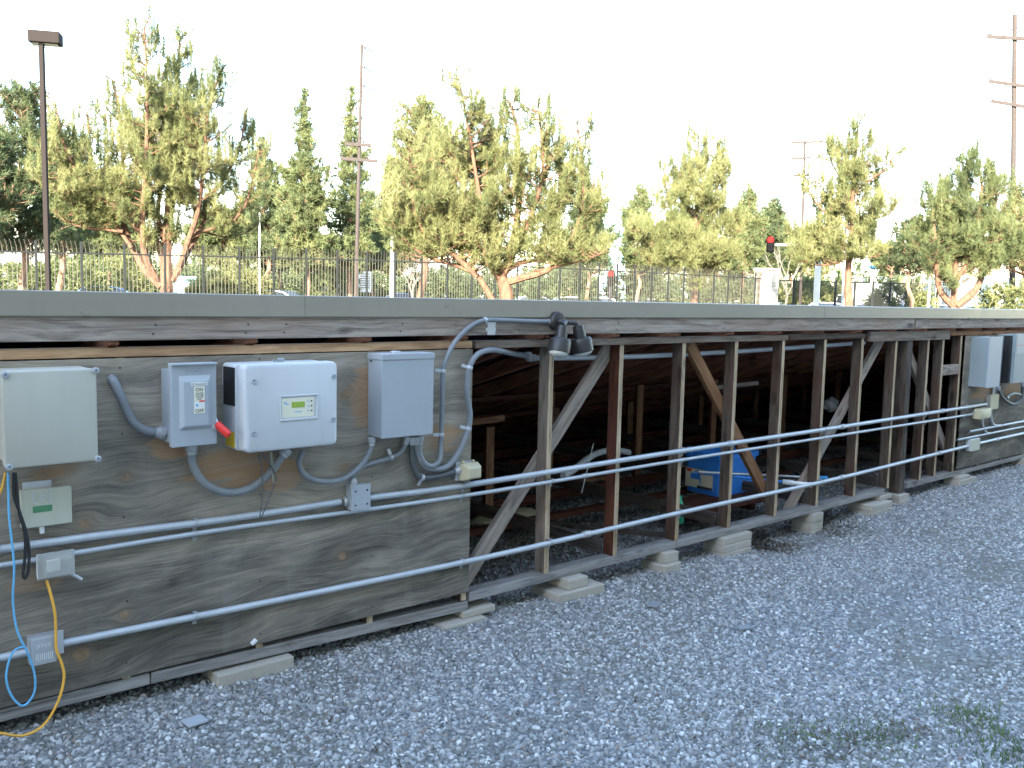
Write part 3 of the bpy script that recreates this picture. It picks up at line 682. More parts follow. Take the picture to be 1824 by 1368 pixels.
# ------------------------------------------------------------------ boxes on the wall
def screw(parent, x, z, y, r=.009, name='screw', mat='steel'):
    m = MB(); m.lathe([(r, 0), (r, .003), (r * .7, .0055), (r * .35, .0055), (r * .3, .003)], (x, y, z), (0, -1, 0), 14)
    return obj(name, m, M[mat], parent, smooth=True)
# big cream enclosure at the left edge
o = thing('enclosure_box', (.88, 0, 1.10), 'large blank cream plastic enclosure at the left edge of the plywood', 'electrical box', None)
x0, x1, z0, z1 = .728, 1.058, 1.108, 1.475
m = MB(); m.rbox(x0 + .012, x1 - .012, z0 + .008, z1 + .0, -.13, -.014, .012); obj('housing', m, M['cream'], o, smooth=True)
m = MB(); m.rbox(x0, x1, z0, z1 - .002, -.170, -.128, .012, rf=.006); obj('cover', m, M['cream'], o, smooth=True)
for x, z in ((x0 + .01, z1 - .012), (x1 - .003, z1 - .008), (x0 + .014, z0 + .008), (x1 - .003, z0 + .008)):
    m = MB(); m.lathe([(.0125, -.004), (.0125, .006), (.009, .008), (.005, .008), (.0045, .002)], (x, -.1705, z), (0, -1, 0), 16); k = obj('corner_knob', m, M['greybox'], o, smooth=True)
for x in (.79, .86, .93, 1.0):
    m = MB(); m.box((x, -.10, z0 - .012), (x + .03, -.05, z0 + .01)); obj('foot_lug', m, M['cream'], o, bevel=.003)
# switch box
o = thing('disconnect_switch', (1.45, 0, 1.13), 'grey safety switch box with ON OFF label and red lever handle', 'switch box')
x0, x1, z0, z1 = 1.366, 1.548, 1.128, 1.477
bx('housing', (1.362, -.118, 1.14), (1.52, -.014, 1.452), M['greybox'], o, .003)
m = MB(); m.box((x0 - .012, -.155, z0), (x1, -.119, z1)); obj('door', m, M['greybox'], o, bevel=.003)
m = MB(); m.box((x0 - .013, -.168, z1 - .003), (x1 + .002, -.118, z1 + .006)); obj('rain_lip', m, M['greybox'], o, bevel=.003)
# raised bulge
bx0, bx1, bz0, bz1 = 1.385, 1.523, 1.20, 1.43
m = MB(); vs = []
for ins, y in ((0, -.1555), (.016, -.169)):
    vs += [(bx0 + ins, y, bz0 + ins), (bx1 - ins, y, bz0 + ins), (bx1 - ins, y, bz1 - ins * 1.6), (bx0 + ins, y, bz1 - ins * 1.6)]
m.add(vs, [(0, 1, 5, 4), (1, 2, 6, 5), (2, 3, 7, 6), (3, 0, 4, 7), (4, 5, 6, 7)]); obj('door_bulge', m, M['greybox'], o, bevel=.004)
yl = -.1695
cxl = 1.466
m = MB(); m.box((cxl - .034, yl - .0012, 1.388), (cxl + .038, yl + .0005, 1.401)); k = obj('name_label', m, M['offwhite'], o); text('lettering', 'DC Disconnect #1', cxl + .002, 1.3945, yl - .0018, .0088, M['ink'], k, .0003)
m = MB(); m.box((cxl - .022, yl - .0012, 1.268), (cxl + .024, yl + .0005, 1.384)); k = obj('on_off_label', m, M['labelcream'], o)
text('lettering', 'ON', cxl + .001, 1.370, yl - .0018, .021, M['ink'], k, .0003)
text('lettering', 'OFF', cxl + .001, 1.279, yl - .0018, .021, M['ink'], k, .0003)
for i in range(5): text('lettering', ('Rated Only', 'Heavy Duty', 'Ac Max. 30A', 'Enclosed', 'Switch')[i], cxl + .001, 1.356 - i * .0066, yl - .0018, .0068, M['ink'], k, .0003)
m = MB(); m.box((cxl - .021, yl - .0016, 1.290), (cxl + .023, yl - .001, 1.320)); obj('panel', m, M['offwhite'], k)
m = MB(); m.box((cxl + .000, yl - .0022, 1.318), (cxl + .023, yl - .0014, 1.324)); obj('stripe', m, M['red'], k)
m = MB(); m.lathe([(.005, 0), (.005, .0008)], (cxl - .010, yl - .0016, 1.304), (0, -1, 0), 12); obj('symbol', m, M['bluegrip'], k)
text('embossed_name', 'SIEMENS', 1.455, 1.449, -.1553, .019, M['greybox'], o, .0016, sx=1.25)
m = MB(); m.box((1.525, -.160, 1.195), (1.539, -.155, 1.216)); m.lathe([(.006, 0), (.004, .008)], (1.533, -.16, 1.196), (0, -1, 0), 10); obj('latch', m, M['steel'], o)
# lever: half round plate and red grip
m = MB(); pts = [( -.05 - .055 * math.sin(a), 1.335 + .085 * math.cos(a)) for a in [math.pi * k / 12 for k in range(13)]]
n = len(pts); m.add([(1.535, y, z) for y, z in pts] + [(1.541, y, z) for y, z in pts], [tuple(range(n)), tuple(range(n, 2 * n))[::-1]] + [(k, k + n, (k + 1) % n + n, (k + 1) % n) for k in range(n)])
obj('lever_plate', m, M['greybox'], o)
la, lb = P(388, 757, -.16), P(409, 776, -.20)
lv = MB(); lv.bar((1.548, -.08, 1.31), la, .016, .007); lv = obj('lever_arm', lv, M['steel'], o, bevel=.002)
m = MB(); m.bar(la + (la - lb) * .15, lb, .034, .024, up=(0, -.6, 1)); obj('handle', m, M['red'], lv, bevel=.009)
# inverter
o = thing('inverter', (1.87, 0, 1.08), 'large white rounded inverter with small green display', 'inverter')
x0, x1, z0, z1 = 1.655, 2.100, 1.083, 1.474
m = MB(); m.rbox(x0 - .02, x1 - .01, z0 + .004, z1 - .004, -.15, -.014, .02, rf=.003); obj('housing', m, M['white'], o, smooth=True)
m = MB(); m.rbox(x0 - .006, x1 + .004, z0, z1, -.218, -.149, .026, 8, .016); obj('front_cover', m, M['white'], o, smooth=True)
m = MB(); m.box((x0 - .0225, -.147, 1.285), (x0 - .019, -.025, 1.455)); obj('vent_grille', m, M['black'], o, bevel=.001)
m = MB(); m.box((x0 - .0222, -.140, 1.10), (x0 - .019, -.045, 1.168)); k = obj('warning_label', m, M['yellow'], o)
for x, z in ((x0 + .035, z1 - .075), (x0 + .033, z0 + .085), (x1 - .018, z1 - .07), (x1 - .02, z0 + .12)):
    m = MB(); m.lathe([(.012, 0), (.0125, .002), (.009, .0035), (.007, .001), (.002, .001)], (x, -.2185, z), (0, -1, 0), 18); obj('cover_screw', m, M['greybox'], o, smooth=True)
dx0, dx1, dz0, dz1 = 1.818, 1.992, 1.225, 1.322
m = MB()   # raised display frame with a hollow centre
for a, b in (((dx0 - .008, -.223, dz0 - .012), (dx1 + .008, -.2175, dz0)), ((dx0 - .008, -.223, dz1), (dx1 + .008, -.2175, dz1 + .008)), ((dx0 - .008, -.223, dz0), (dx0, -.2175, dz1)), ((dx1, -.223, dz0), (dx1 + .008, -.2175, dz1))): m.box(a, b)
obj('display_frame', m, M['white'], o, bevel=.003)
m = MB(); m.box((dx0 + .003, -.2196, dz0 + .003), (dx1 - .014, -.2178, dz1 - .006)); k = obj('display_panel', m, M['labelcream'], o)
m = MB(); m.box((1.868, -.2210, 1.272), (1.932, -.2196, 1.298)); obj('screen', m, M['lcd'], k)
for i in range(3):
    m = MB(); m.lathe([(.0042, 0), (.003, .0012)], (1.967, -.2197, 1.298 - i * .022), (0, -1, 0), 10); obj('button', m, M['ink'], k)
    m = MB(); m.box((1.944, -.2202, 1.2965 - i * .022), (1.957, -.2196, 1.2990 - i * .022)); obj('marking', m, M['bluegrip'], k)
m = MB()
for a, b in (((1.828, 1.296), (1.842, 1.299)), ((1.840, 1.288), (1.855, 1.291)), ((1.832, 1.291), (1.846, 1.2935)), ((1.880, 1.252), (1.918, 1.2545))): m.box((a[0], -.2202, a[1]), (b[0], -.2196, b[1]))
obj('marking', m, M['bluegrip'], k)
m = MB(); m.lathe([(.014, 0), (.016, .004), (.016, .016), (.012, .02)], (P(500, 640, -.10).x, -.10, z1 - .005), (0, 0, 1), 16); m.lathe([(.006, 0), (.006, .012)], (P(488, 640, -.10).x, -.10, z1 - .005), (0, 0, 1), 10); obj('top_plug', m, M['greybox2'], o, smooth=True)
# grey blank panel box
o = thing('panel_box', (2.55, 0, 1.07), 'tall blank light grey metal box right of the white inverter', 'electrical box')
m = MB(); m.box((2.392, -.13, 1.078), (2.69, -.014, 1.486)); obj('housing', m, M['greybox'], o, bevel=.002)
m = MB(); m.box((2.389, -.147, 1.074), (2.702, -.1305, 1.494)); obj('cover', m, M['greybox'], o, bevel=.004)
m = MB(); m.box((2.386, -.151, 1.466), (2.705, -.0145, 1.4965)); obj('rain_hood', m, M['greybox'], o, bevel=.003)
m = MB(); m.box((2.56, -.153, 1.071), (2.585, -.14, 1.0735)); obj('latch', m, M['black'], o)
m = MB(); m.lathe([(.03, 0), (.028, .006), (.01, .009)], (2.52, -.06, 1.497), (0, 0, 1), 18); obj('hub', m, M['galvdark'], o, smooth=True)
m = MB(); m.lathe([(.006, 0), (.006, .002)], (2.3855, -.05, 1.457), (-1, 0, 0), 10); obj('hole_plug', m, M['black'], o)
# junction box on the upper conduit
o = thing('junction_box', (2.31, 0, .715), 'small grey square junction box where conduits meet under the inverter', 'junction box', 'small boxes on the conduits')
bx('housing', (2.266, -.075, .716), (2.366, -.014, .838), M['greybox'], o, .002)
bx('cover', (2.262, -.080, .713), (2.370, -.0755, .842), M['greybox'], o, .001)
for x in (2.283, 2.350):
    for z in (.742, .812): screw(o, x, z, -.0802, .0042, mat='black')
m = MB(); m.lathe([(.024, 0), (.024, .02), (.018, .025)], (2.266, Yc1, .758), (-1, 0, 0), 12); m.lathe([(.022, 0), (.022, .02)], (P(629, 862, -.045).x, -.045, .838), (0, 0, 1), 12); obj('connector', m, M['galvdark'], o, smooth=True)
# yellowed outlet with bubble cover by the plywood's edge
o = thing('outlet_box', (3.0, 0, .78), 'outlet box with yellowed cover at the right edge of the left plywood', 'outlet')
bx('housing', (2.925, -.055, .785), (3.045, -.014, .885), M['galvdark'], o, .003)
m = MB(); vs = []
for ins, y in ((0, -.0555), (.004, -.075), (.016, -.115), (.024, -.12)):
    vs += [(2.945 + ins, y, .782 + ins), (3.07 - ins, y, .782 + ins), (3.07 - ins, y, .88 - ins), (2.945 + ins, y, .88 - ins)]
fs = [(a * 4 + k, a * 4 + (k + 1) % 4, a * 4 + 4 + (k + 1) % 4, a * 4 + 4 + k) for a in range(3) for k in range(4)] + [(12, 13, 14, 15), (3, 2, 1, 0)]
m.add(vs, fs); obj('bubble_cover', m, M['beige'], o, bevel=.006)
for x in (2.96, 3.03):
    m = MB(); m.box((x, -.07, .880), (x + .014, -.05, .892)); obj('hinge', m, M['beige'], o, bevel=.003)
# cream monitoring unit with the letter e
o = thing('monitor_unit', (.89, 0, .84), 'small cream monitoring unit with a pale letter e and green display', 'monitoring device')
bx('housing', (.803, -.055, .843), (.986, -.0225, .995), M['creamlight'], o, .004)
bx('mounting_bracket', (.815, -.0222, .90), (.92, -.0140, 1.022), M['steel'], o, .001)
m = MB(); m.box((.842, -.0565, .903), (.912, -.0552, .929)); obj('screen', m, M['lcd2'], o)
text('logo', 'e', .878, .964, -.0562, .052, M['white'], o, .0007, sx=1.2)
m = MB()
for sx_ in (-1, 1):
    a = .878 + sx_ * .031
    m.box((a - .0022, -.0568, .937), (a + .0022, -.0552, .990)); m.box((a, -.0568, .937), (a - sx_ * .012, -.0552, .941)); m.box((a, -.0568, .986), (a - sx_ * .012, -.0552, .990))
obj('logo', m, M['white'], o)
m = MB(); m.box((.868, -.045, .812), (.885, -.028, .842)); obj('plug', m, M['whiteplastic'], o, bevel=.003)
# outlet with clear cover
o = thing('outlet_box', (.91, 0, .63), 'outlet with clear plastic bubble cover on the left plywood', 'outlet')
bx('housing', (.855, -.05, .635), (.985, -.014, .727), M['galvdark'], o, .003)
bx('face_plate', (.85, -.054, .632), (.99, -.0505, .733), M['whiteplastic'], o, .003)
bx('socket', (.885, -.062, .655), (.935, -.0545, .705), M['offwhite'], o, .003)
m = MB(); vs = []
for ins, y in ((-.002, -.0545), (.004, -.07), (.014, -.10), (.022, -.105)):
    vs += [(.853 + ins, y, .628 + ins), (.987 - ins, y, .628 + ins), (.987 - ins, y, .735 - ins), (.853 + ins, y, .735 - ins)]
m.add(vs, fs); obj('clear_cover', m, M['clear'], o, bevel=.006)
m = MB(); m.tube([(.975, -.06, .635), (1.0, -.065, .615), (1.012, -.065, .605)], .007, 10); obj('latch', m, M['galv'], o, smooth=True)
# scratched metal outlet box low on the wall
o = thing('outlet_box', (.87, 0, .28), 'scratched metal outlet box low on the left plywood', 'outlet')
bx('housing', (.813, -.058, .29), (.925, -.014, .40), M['galvdark'], o, .003)
bx('face_plate', (.82, -.066, .285), (.91, -.0585, .395), M['galv'], o, .003)
bx('flange', (.905, -.072, .315), (.937, -.0665, .412), M['galv'], o, .002)
m = MB()
for k in range(9): m.box((.835 + k * .0075, -.0675, .30 + .008 * random.random()), (.8375 + k * .0075, -.0662, .332))
for k in range(7): m.box((.84 + k * .008, -.0675, .352 + .006 * random.random()), (.8418 + k * .008, -.0662, .372))
obj('scratch_marks', m, M['offwhite'], o)
# far boxes
o = thing('panel_box', (9.64, 0, .97), 'tall blue grey metal box at the left of the far plywood panel', 'electrical box')
bx('housing', (9.50, -.185, .985), (9.80, -.014, 1.49), M['greybox2'], o, .003)
bx('cover', (9.495, -.199, .98), (9.81, -.1855, 1.497), M['greybox'], o, .003)
m = MB(); pl = P(1781, 600, -.02); pr_ = P(1791, 637, -.02); m.box((pl.x, -.03, pr_.z), (pr_.x, -.0145, pl.z - .01)); k = obj('side_plate', m, M['offwhite'], o)
text('lettering', '8\n1\n4', (pl.x + pr_.x) / 2, (pl.z + pr_.z) / 2 + .02, -.031, .05, M['ink'], k, .0004)
o = thing('panel_box', (10.4, 0, .99), 'blue grey metal box with dark edge cut by the right frame border', 'electrical box')
bx('housing', (10.16, -.16, 1.01), (10.55, -.014, 1.51), M['greybox2'], o, .003)
bx('side_rail', (10.10, -.17, 1.0), (10.155, -.10, 1.50), M['black'], o, .002)
bx('cover', (10.145, -.205, 1.0), (10.56, -.161, 1.52), M['greybox2'], o, .003)
bx('upper_face', (10.17, -.208, 1.31), (10.55, -.2055, 1.505), M['greybox'], o, .001)
bx('red_line', (10.17, -.2105, 1.40), (10.54, -.2082, 1.404), M['red'], o, 0)
o = thing('junction_box', (9.9, 0, .72), 'far olive junction box hanging below the tall blue grey box', 'junction box', 'small boxes on the conduits')
ja, jb = P(1765, 704, -.06), P(1777, 727, -.06)
bx('housing', (ja.x, -.06, jb.z), (jb.x, -.014, ja.z), M['galvdark'], o, .003)
bx('cover', (ja.x - .004, -.065, jb.z - .004), (jb.x + .004, -.0605, ja.z + .004), M['beige'], o, .001)
m = MB(); m.tube([((ja.x + jb.x) / 2, -.045, ja.z), ((ja.x + jb.x) / 2, -.045, .985)], .018, 12); obj('nipple', m, M['galvdark'], o, smooth=True)
o = thing('outlet_box', (9.75, 0, .62), 'far outlet with beige bubble cover at the end of the middle conduit', 'outlet')
a, b = P(1736, 731, -.04), P(1746, 744, -.04); bx('housing', (a.x, -.05, b.z), (b.x, -.014, a.z), M['galvdark'], o, .003)
a, b = P(1742, 729, -.08), P(1760, 744, -.08); m = MB(); m.rbox(a.x, b.x, b.z, a.z, -.11, -.045, .015); obj('bubble_cover', m, M['beige'], o, smooth=True)
o = thing('junction_box', (9.75, 0, .33), 'small square box on the lowest conduit at the far plywood', 'junction box', 'small boxes on the conduits')
a, b = P(1727, 783, -.05), P(1742, 800, -.05); bx('housing', (a.x, -.058, b.z), (b.x, -.014, a.z), M['galv'], o, .004)
bx('cover', (a.x + .01, -.064, b.z - .004), (b.x + .006, -.0585, a.z - .006), M['creamlight'], o, .002)

# ------------------------------------------------------------------ cables
def cable(name, pxs, r, mat, label, Y=-.08, Ys=None):
    pts = [P(x, y, Y if Ys is None else Ys[i]) for i, (x, y) in enumerate(pxs)]
    m = MB(); m.tube(spline(pts, .01), r, 8); o = obj(name, m, M[mat], None, org=pts[0], smooth=True); return tag(o, label, 'cable')
cable('cable', [(14.5, 842), (15, 880), (16.6, 924), (25, 1007), (23, 1070), (31, 1124), (50, 1165), (62, 1203), (60, 1236), (41, 1257), (21, 1240), (11, 1207), (19, 1169), (31, 1155), (45, 1152)], .0042, 'bluecable', 'thin light blue cable looping below the large cream enclosure', Y=-.10)
cable('cable', [(83, 1034), (92, 1065), (98, 1095), (99.5, 1132), (100.5, 1157), (110, 1182), (114, 1207), (104, 1248), (79, 1290), (42, 1310), (0, 1306), (-60, 1300)], .0055, 'yellowcable', 'yellow extension cable hanging from the clear covered outlet to the gravel',
      Ys=[-.08, -.09, -.09, -.085, -.085, -.085, -.09, -.1, -.1, -.115, -.13, -.12])
cable('cable', [(10, 842), (7, 855), (0, 878), (-20, 900)], .005, 'yellowcable', 'short orange cable piece under the lower left corner of the cream enclosure')
cable('cable', [(24, 842), (25, 883), (35, 912), (48, 954), (52, 987), (50, 1020), (44, 1031), (41, 1022), (45, 987), (44, 950), (33, 905), (29, 860), (27, 842)], .006, 'black', 'thick black cable loop left of the cream monitoring unit', Y=-.09)
cable('cable', [(461, 806), (466, 835), (468, 870), (465, 905), (463, 923), (470, 912), (480, 885), (489, 862), (492, 850), (484, 832), (470, 812), (466, 806)], .0032, 'flexdark', 'thin dark wire loop hanging from the inverter bottom', Y=-.10)
cable('cable', [(482, 806), (483, 825), (485, 845), (489, 862), (492, 855), (487, 835), (484, 806)], .0028, 'flexolive', 'short thin grey wire loop beside the dark wire under the inverter', Y=-.09)

# ------------------------------------------------------------------ twin floodlight
o = thing('floodlight', (3.64, -.05, 1.64), 'dark bronze twin floodlight mounted on the flashing', 'lamp')
c0 = P(994, 572, -.075)
m = MB(); m.lathe([(.056, 0), (.056, .02), (.048, .032), (.03, .036)], (c0.x, -.0545, c0.z), (0, -1, 0), 24); obj('base_plate', m, M['bronze'], o, smooth=True)
def head(hx, hz, tiltx, Y, nx, nz):
    a = Vector((nx, Y + .0, nz)); b = Vector((hx, Y - .01, hz)); ax = (b - a).normalized()
    m = MB(); L = (b - a).length
    m.lathe([(.012, 0), (.031, .004), (.033, .02), (.037, L - .015), (.060, L - .008), (.0665, L + .004), (.066, L + .072), (.062, L + .074), (.058, L + .06)], a, ax, 28); h_ = obj('lamp_head', m, M['bronze'], o, smooth=True)
    m = MB(); m.lathe([(.060, L + .062), (.060, L + .074), (.050, L + .088), (.028, L + .096), (.004, L + .098)], a, ax, 28); obj('lens', m, M['lens'], h_, smooth=True)
A1 = P(1002, 580, -.13); B1 = P(998, 607, -.14); head(B1.x, B1.z, 0, -.13, A1.x, A1.z)
A2 = P(1029, 579, -.13); B2 = P(1034, 605, -.14); head(B2.x, B2.z, 0, -.13, A2.x, A2.z)
m = MB(); m.tube([(c0.x, -.085, c0.z - .005), (c0.x + .015, -.115, c0.z - .01), (A1.x, -.13, A1.z)], [.022, .022, .018], 12); m.tube([(c0.x + .015, -.085, c0.z - .01), (c0.x + .06, -.11, c0.z - .008), (A2.x - .01, -.125, A2.z + .01), (A2.x, -.13, A2.z - .01)], [.016, .013, .013, .016], 12)
obj('swivel_arm', m, M['bronze'], o, smooth=True)

# ------------------------------------------------------------------ things under the roof
def gxy(px, py, z=0): p = G(px, py, z); return p.x, p.y
# brown board carrying the bucket
bxp = (6.15, .62)
o = thing('plank', (6.2, .62, -.03), 'low brown wooden platform under the blue bucket', 'board')
board('top', (5.75, .68, .087), (6.95, .68, .087), .022, .46, M['redwood'], o)
board('runner', (5.9, .55, .03), (5.9, .88, .03), .09, .06, M['redwood'], o); board('runner', (6.65, .55, .03), (6.65, .88, .03), .09, .06, M['redwood'], o)
# blue bucket: tapered with rim, label
o = thing('paint_bucket', (6.3, .7, .10), 'bright blue plastic roller bucket with a paper label', 'bucket')
def loft(secs):
    m = MB(); n = len(secs[0]); vs = sum(secs, []); fs_ = [(i * n + k, i * n + (k + 1) % n, (i + 1) * n + (k + 1) % n, (i + 1) * n + k) for i in range(len(secs) - 1) for k in range(n)]
    fs_.append(tuple(range(n))[::-1]); m.add(vs, fs_); return m
def rsec(x0, x1, y0, y1, z, r):
    o_ = []
    for cx_, cy_, a0 in ((x1 - r, y1 - r, 0), (x0 + r, y1 - r, 90), (x0 + r, y0 + r, 180), (x1 - r, y0 + r, 270)):
        for k in range(5): a = R(a0 + 22.5 * k); o_.append((cx_ + math.cos(a) * r, cy_ + math.sin(a) * r, z))
    return o_
def PX(px, py, X): d = ray(px, py); return EYE + d * ((X - EYE.x) / d.x)
bc = G(1281, 886, .10); xL, yF = bc.x, bc.y; xR = P(1340, 873, yF).x; yB = PX(1221, 875, xL).y; ztop = P(1285, 812, yF).z
def bs(z, k): # section flaring by k
    return rsec(xL - k, xR + k * 2.2, yF - k, yB + k, z, .035)
secs = [bs(.10, 0), bs(.10 + (ztop - .10) * .55, .008), bs(ztop - .05, .016), bs(ztop - .045, .026), bs(ztop - .005, .028), bs(ztop, .022), bs(ztop - .003, .012), bs(.2, -.002), bs(.11, -.008)]
m = loft(secs); obj('body', m, M['bluebin'], o, smooth=True)
m = MB(); m.box((xL - .045, yB - .08, ztop - .03), (xL + .01, yB - .02, ztop + .035)); obj('handle_lug', m, M['bluebin'], o, bevel=.01)
la_ = yF + .06; lb_ = yB - .01; lz0, lz1 = PX(1240, 868, xL - .02).z, PX(1240, 835, xL - .02).z
def lbx(u0, u1, v0, v1, e): m = MB(); m.box((xL - .022 - e, la_ + (lb_ - la_) * u0, lz0 + (lz1 - lz0) * v0), (xL - .019 - e, la_ + (lb_ - la_) * u1, lz0 + (lz1 - lz0) * v1)); return m
k = obj('label', lbx(0, 1, 0, 1, 0), M['labelcream'], o)
m = lbx(.45, .8, .45, .75, .003); q_ = lbx(.42, .46, .2, .55, .003); m.add(q_.v, q_.f); obj('picture', m, M['bluebin'], k)
obj('mark', lbx(.78, .95, .82, .97, .003), M['red'], k); obj('band', lbx(0, .55, 0, .12, .003), M['ink'], k)
# poles lying across the bay
def pole(px0, px1, Y0, Y1, r, mat, grip, gl, label, gr):
    a, b = P(*px0, Y0), P(*px1, Y1); o = thing('extension_pole', a, label, 'pole'); d = (b - a).normalized()
    m = MB(); m.tube([a - d * .5, b], r, 12); obj('tube', m, M[mat], o, smooth=True)
    m = MB(); m.lathe([(gr * .9, -gl), (gr, -gl + .01), (gr * 1.02, -gl * .65), (gr * .8, -gl * .6), (gr * .85, -.01), (gr, -.005), (gr, .006), (gr * .6, .012)], b, d, 14); obj('grip', m, M[grip], o, smooth=True)
pole((1330, 845), (1471, 851.5), .45, .20, .012, 'steel', 'bluegrip', .17, 'metal pole with light blue grip sticking out of the open bay', .021)
pole((1345, 853), (1444, 863.5), .35, -.03, .012, 'bluebin', 'whiteplastic', .22, 'blue pole with white plastic grip poking out over the lowest conduit', .022)
# green bottle beside the stud
p = P(1212, 883, .55); m = MB(); m.lathe([(.03, 0), (.035, .01), (.035, .13), (.02, .17), (.012, .19), (.014, .22)], (p.x, .55, .02), (0, 0, 1), 16)
tag(obj('bottle', m, M['green'], None, org=(p.x, .55, .02), smooth=True), 'green plastic bottle left of the blue bucket', 'bottle')
# bent white tube and thin rod
pts = [P(x, y, Y) for x, y, Y in ((1003, 848, 1.2), (1020, 838, 1.25), (1045, 818, 1.35), (1068, 806, 1.45), (1095, 802, 1.5), (1120, 806, 1.55))]
m = MB(); m.tube(spline(pts, .03), .028, 12); tag(obj('bent_tube', m, M['whiteplastic'], None, org=pts[0], smooth=True), 'arched white plastic tube lying behind the second open stud', 'tube')
pts = [P(1036, 878, .9), P(1057, 790, 1.0)]; m = MB(); m.tube(pts, .004, 8); tag(obj('thin_rod', m, M['whiteplastic'], None, org=pts[0]), 'thin white rod leaning inside the second open bay', 'rod')
# loose planks on the floor
o = thing('plank', (3.9, .7, 0), 'long thin weathered board lying on the floor of the first open bays', 'board')
a, b = G(975, 931, .02), G(1243, 960, .02); board('timber', a, b, .03, .06, M['greywood'], o)
o = thing('plank', (3.7, 1.0, 0), 'thin reddish board spanning the floor behind the first brace', 'board')
a, b = G(862, 878, .10), G(1085, 850, .10); board('timber', a, b, .03, .05, M['orangewood'], o)
o = thing('plank', (3.7, 1.0, .7), 'short orange board nailed across the inner post by the plywood edge', 'board')
a, b = P(838, 752, 1.55), P(897, 744, 1.5); board('timber', a, b, .05, .04, M['orangewood'], o)
p = P(872, 760, 1.6); board('post', (p.x, 1.6, .02), (p.x, 1.6, p.z), .08, .038, M['redwood'], o, up=(1, 0, 0), edge=(M['orangewood'], (0, -1, 0)))
o = thing('plank', (8, 2, .6), 'short pale timber offcut resting high inside the third open bays', 'board')
a, b = P(1275, 690, 1.2), P(1350, 682, 1.0); board('timber', a, b, .04, .03, M['ledger'], o)
# sand bag
x_, y_ = gxy(900, 925, .03); m = MB(); vs = []; n1, n2 = 14, 9
for i in range(n2 + 1):
    th = math.pi * i / n2
    for k in range(n1):
        a = 2 * math.pi * k / n1; rr = 1 + .12 * math.sin(3 * a + i) + .08 * math.sin(5 * a)
        vs.append((x_ + .33 * rr * math.sin(th) ** .6 * math.cos(a), y_ + .17 * rr * math.sin(th) ** .6 * math.sin(a), .045 + .05 * math.cos(th)))
m.add(vs, [(i * n1 + k, i * n1 + (k + 1) % n1, (i + 1) * n1 + (k + 1) % n1, (i + 1) * n1 + k) for i in range(n2) for k in range(n1)])
tag(obj('sandbag', m, M['beige'], None, org=(x_, y_, 0), smooth=True), 'flat tan sandbag on the floor behind the first diagonal brace', 'bag')
# crumpled white bag deep inside
p = P(1480, 720, 1.6); m = MB(); vs = []
for i in range(7):
    th = math.pi * i / 6
    for k in range(10):
        a = 2 * math.pi * k / 10; rr = .07 + .03 * random.random(); vs.append((p.x + rr * 1.5 * math.sin(th) * math.cos(a), 1.6 + rr * math.sin(th) * math.sin(a), p.z + rr * math.cos(th)))
m.add(vs, [(i * 10 + k, i * 10 + (k + 1) % 10, (i + 1) * 10 + (k + 1) % 10, (i + 1) * 10 + k) for i in range(6) for k in range(10)])
tag(obj('plastic_bag', m, M['whiteplastic'], None, org=(p.x, 1.6, p.z)), 'crumpled white plastic bag tucked deep behind the grey diagonal brace', 'bag')
# flat things on the gravel
def slab(px, py, w_, d_, rot, mat, label, name='tile'):
    q = G(px, py, .02); m = MB(); m.box((q.x - w_ / 2, q.y - d_ / 2, .014 + gz(q.x)), (q.x + w_ / 2, q.y + d_ / 2, .024 + gz(q.x))); o = obj(name, m, M[mat], None, org=(q.x, q.y, .014 + gz(q.x)), bevel=.002); o.rotation_euler.z = R(rot); tag(o, label, 'tile')
slab(347, 1278, .085, .075, 4, 'greybox', 'small flat pale grey tile lying on the gravel near the left')
slab(1166, 1058, .10, .06, 25, 'flex', 'flat grey stone chip on the gravel below the second stud', 'stone')
slab(1327, 1098, .09, .05, -20, 'flex', 'flat grey stone chip on the gravel right of the yard centre', 'stone')
o = thing('wall_clip', P(452, 1143, -.03), 'tiny white clip on the plywood bottom edge above the lone paver', 'clip'); p = P(452, 1143, -.03)
m = MB(); m.bar(p + Vector((-.012, 0, -.01)), p + Vector((.012, 0, .008)), .016, .02); obj('body', m, M['whiteplastic'], o, bevel=.003)

# leaf litter, grass inside, weeds
def blades(name, pos, hgt, wid, mat, label, cat, lean=.5, flat=False):
    n = len(pos); th = rng.uniform(0, 2 * np.pi, n); h = hgt * rng.uniform(.5, 1.2, n)
    d = np.stack([np.cos(th), np.sin(th), np.zeros(n)], 1)
    if flat: tip = pos + d * h[:, None] + np.array([0, 0, 1]) * (h * rng.uniform(0, .5, n))[:, None]
    else: tip = pos + d * (h * lean * rng.uniform(0, 1, n))[:, None] + np.array([0, 0, 1]) * h[:, None]
    s_ = np.stack([-np.sin(th), np.cos(th), np.zeros(n)], 1) * wid
    V = np.stack([pos - s_, pos + s_, tip], 1).reshape(-1, 3)
    me = bpy.data.meshes.new(name); me.vertices.add(len(V)); me.vertices.foreach_set('co', V.ravel().astype(np.float32))
    me.loops.add(len(V)); me.loops.foreach_set('vertex_index', np.arange(len(V), dtype=np.int32)); me.polygons.add(n)
    me.polygons.foreach_set('loop_start', np.arange(0, len(V), 3, dtype=np.int32)); me.update(calc_edges=True)
    return tag(link(name, me, M[mat]), label, cat, None, 'stuff')
n = 9000; pos = np.stack([rng.uniform(1, 13, n), rng.uniform(3.0, 6.0, n), np.zeros(n)], 1); pos[:, 2] = [gh(a, b) - .01 for a, b, _ in pos]
blades('grass', pos, .08, .006, 'grass', 'green grass growing under the low back edge of the rack', 'grass')
cl = []
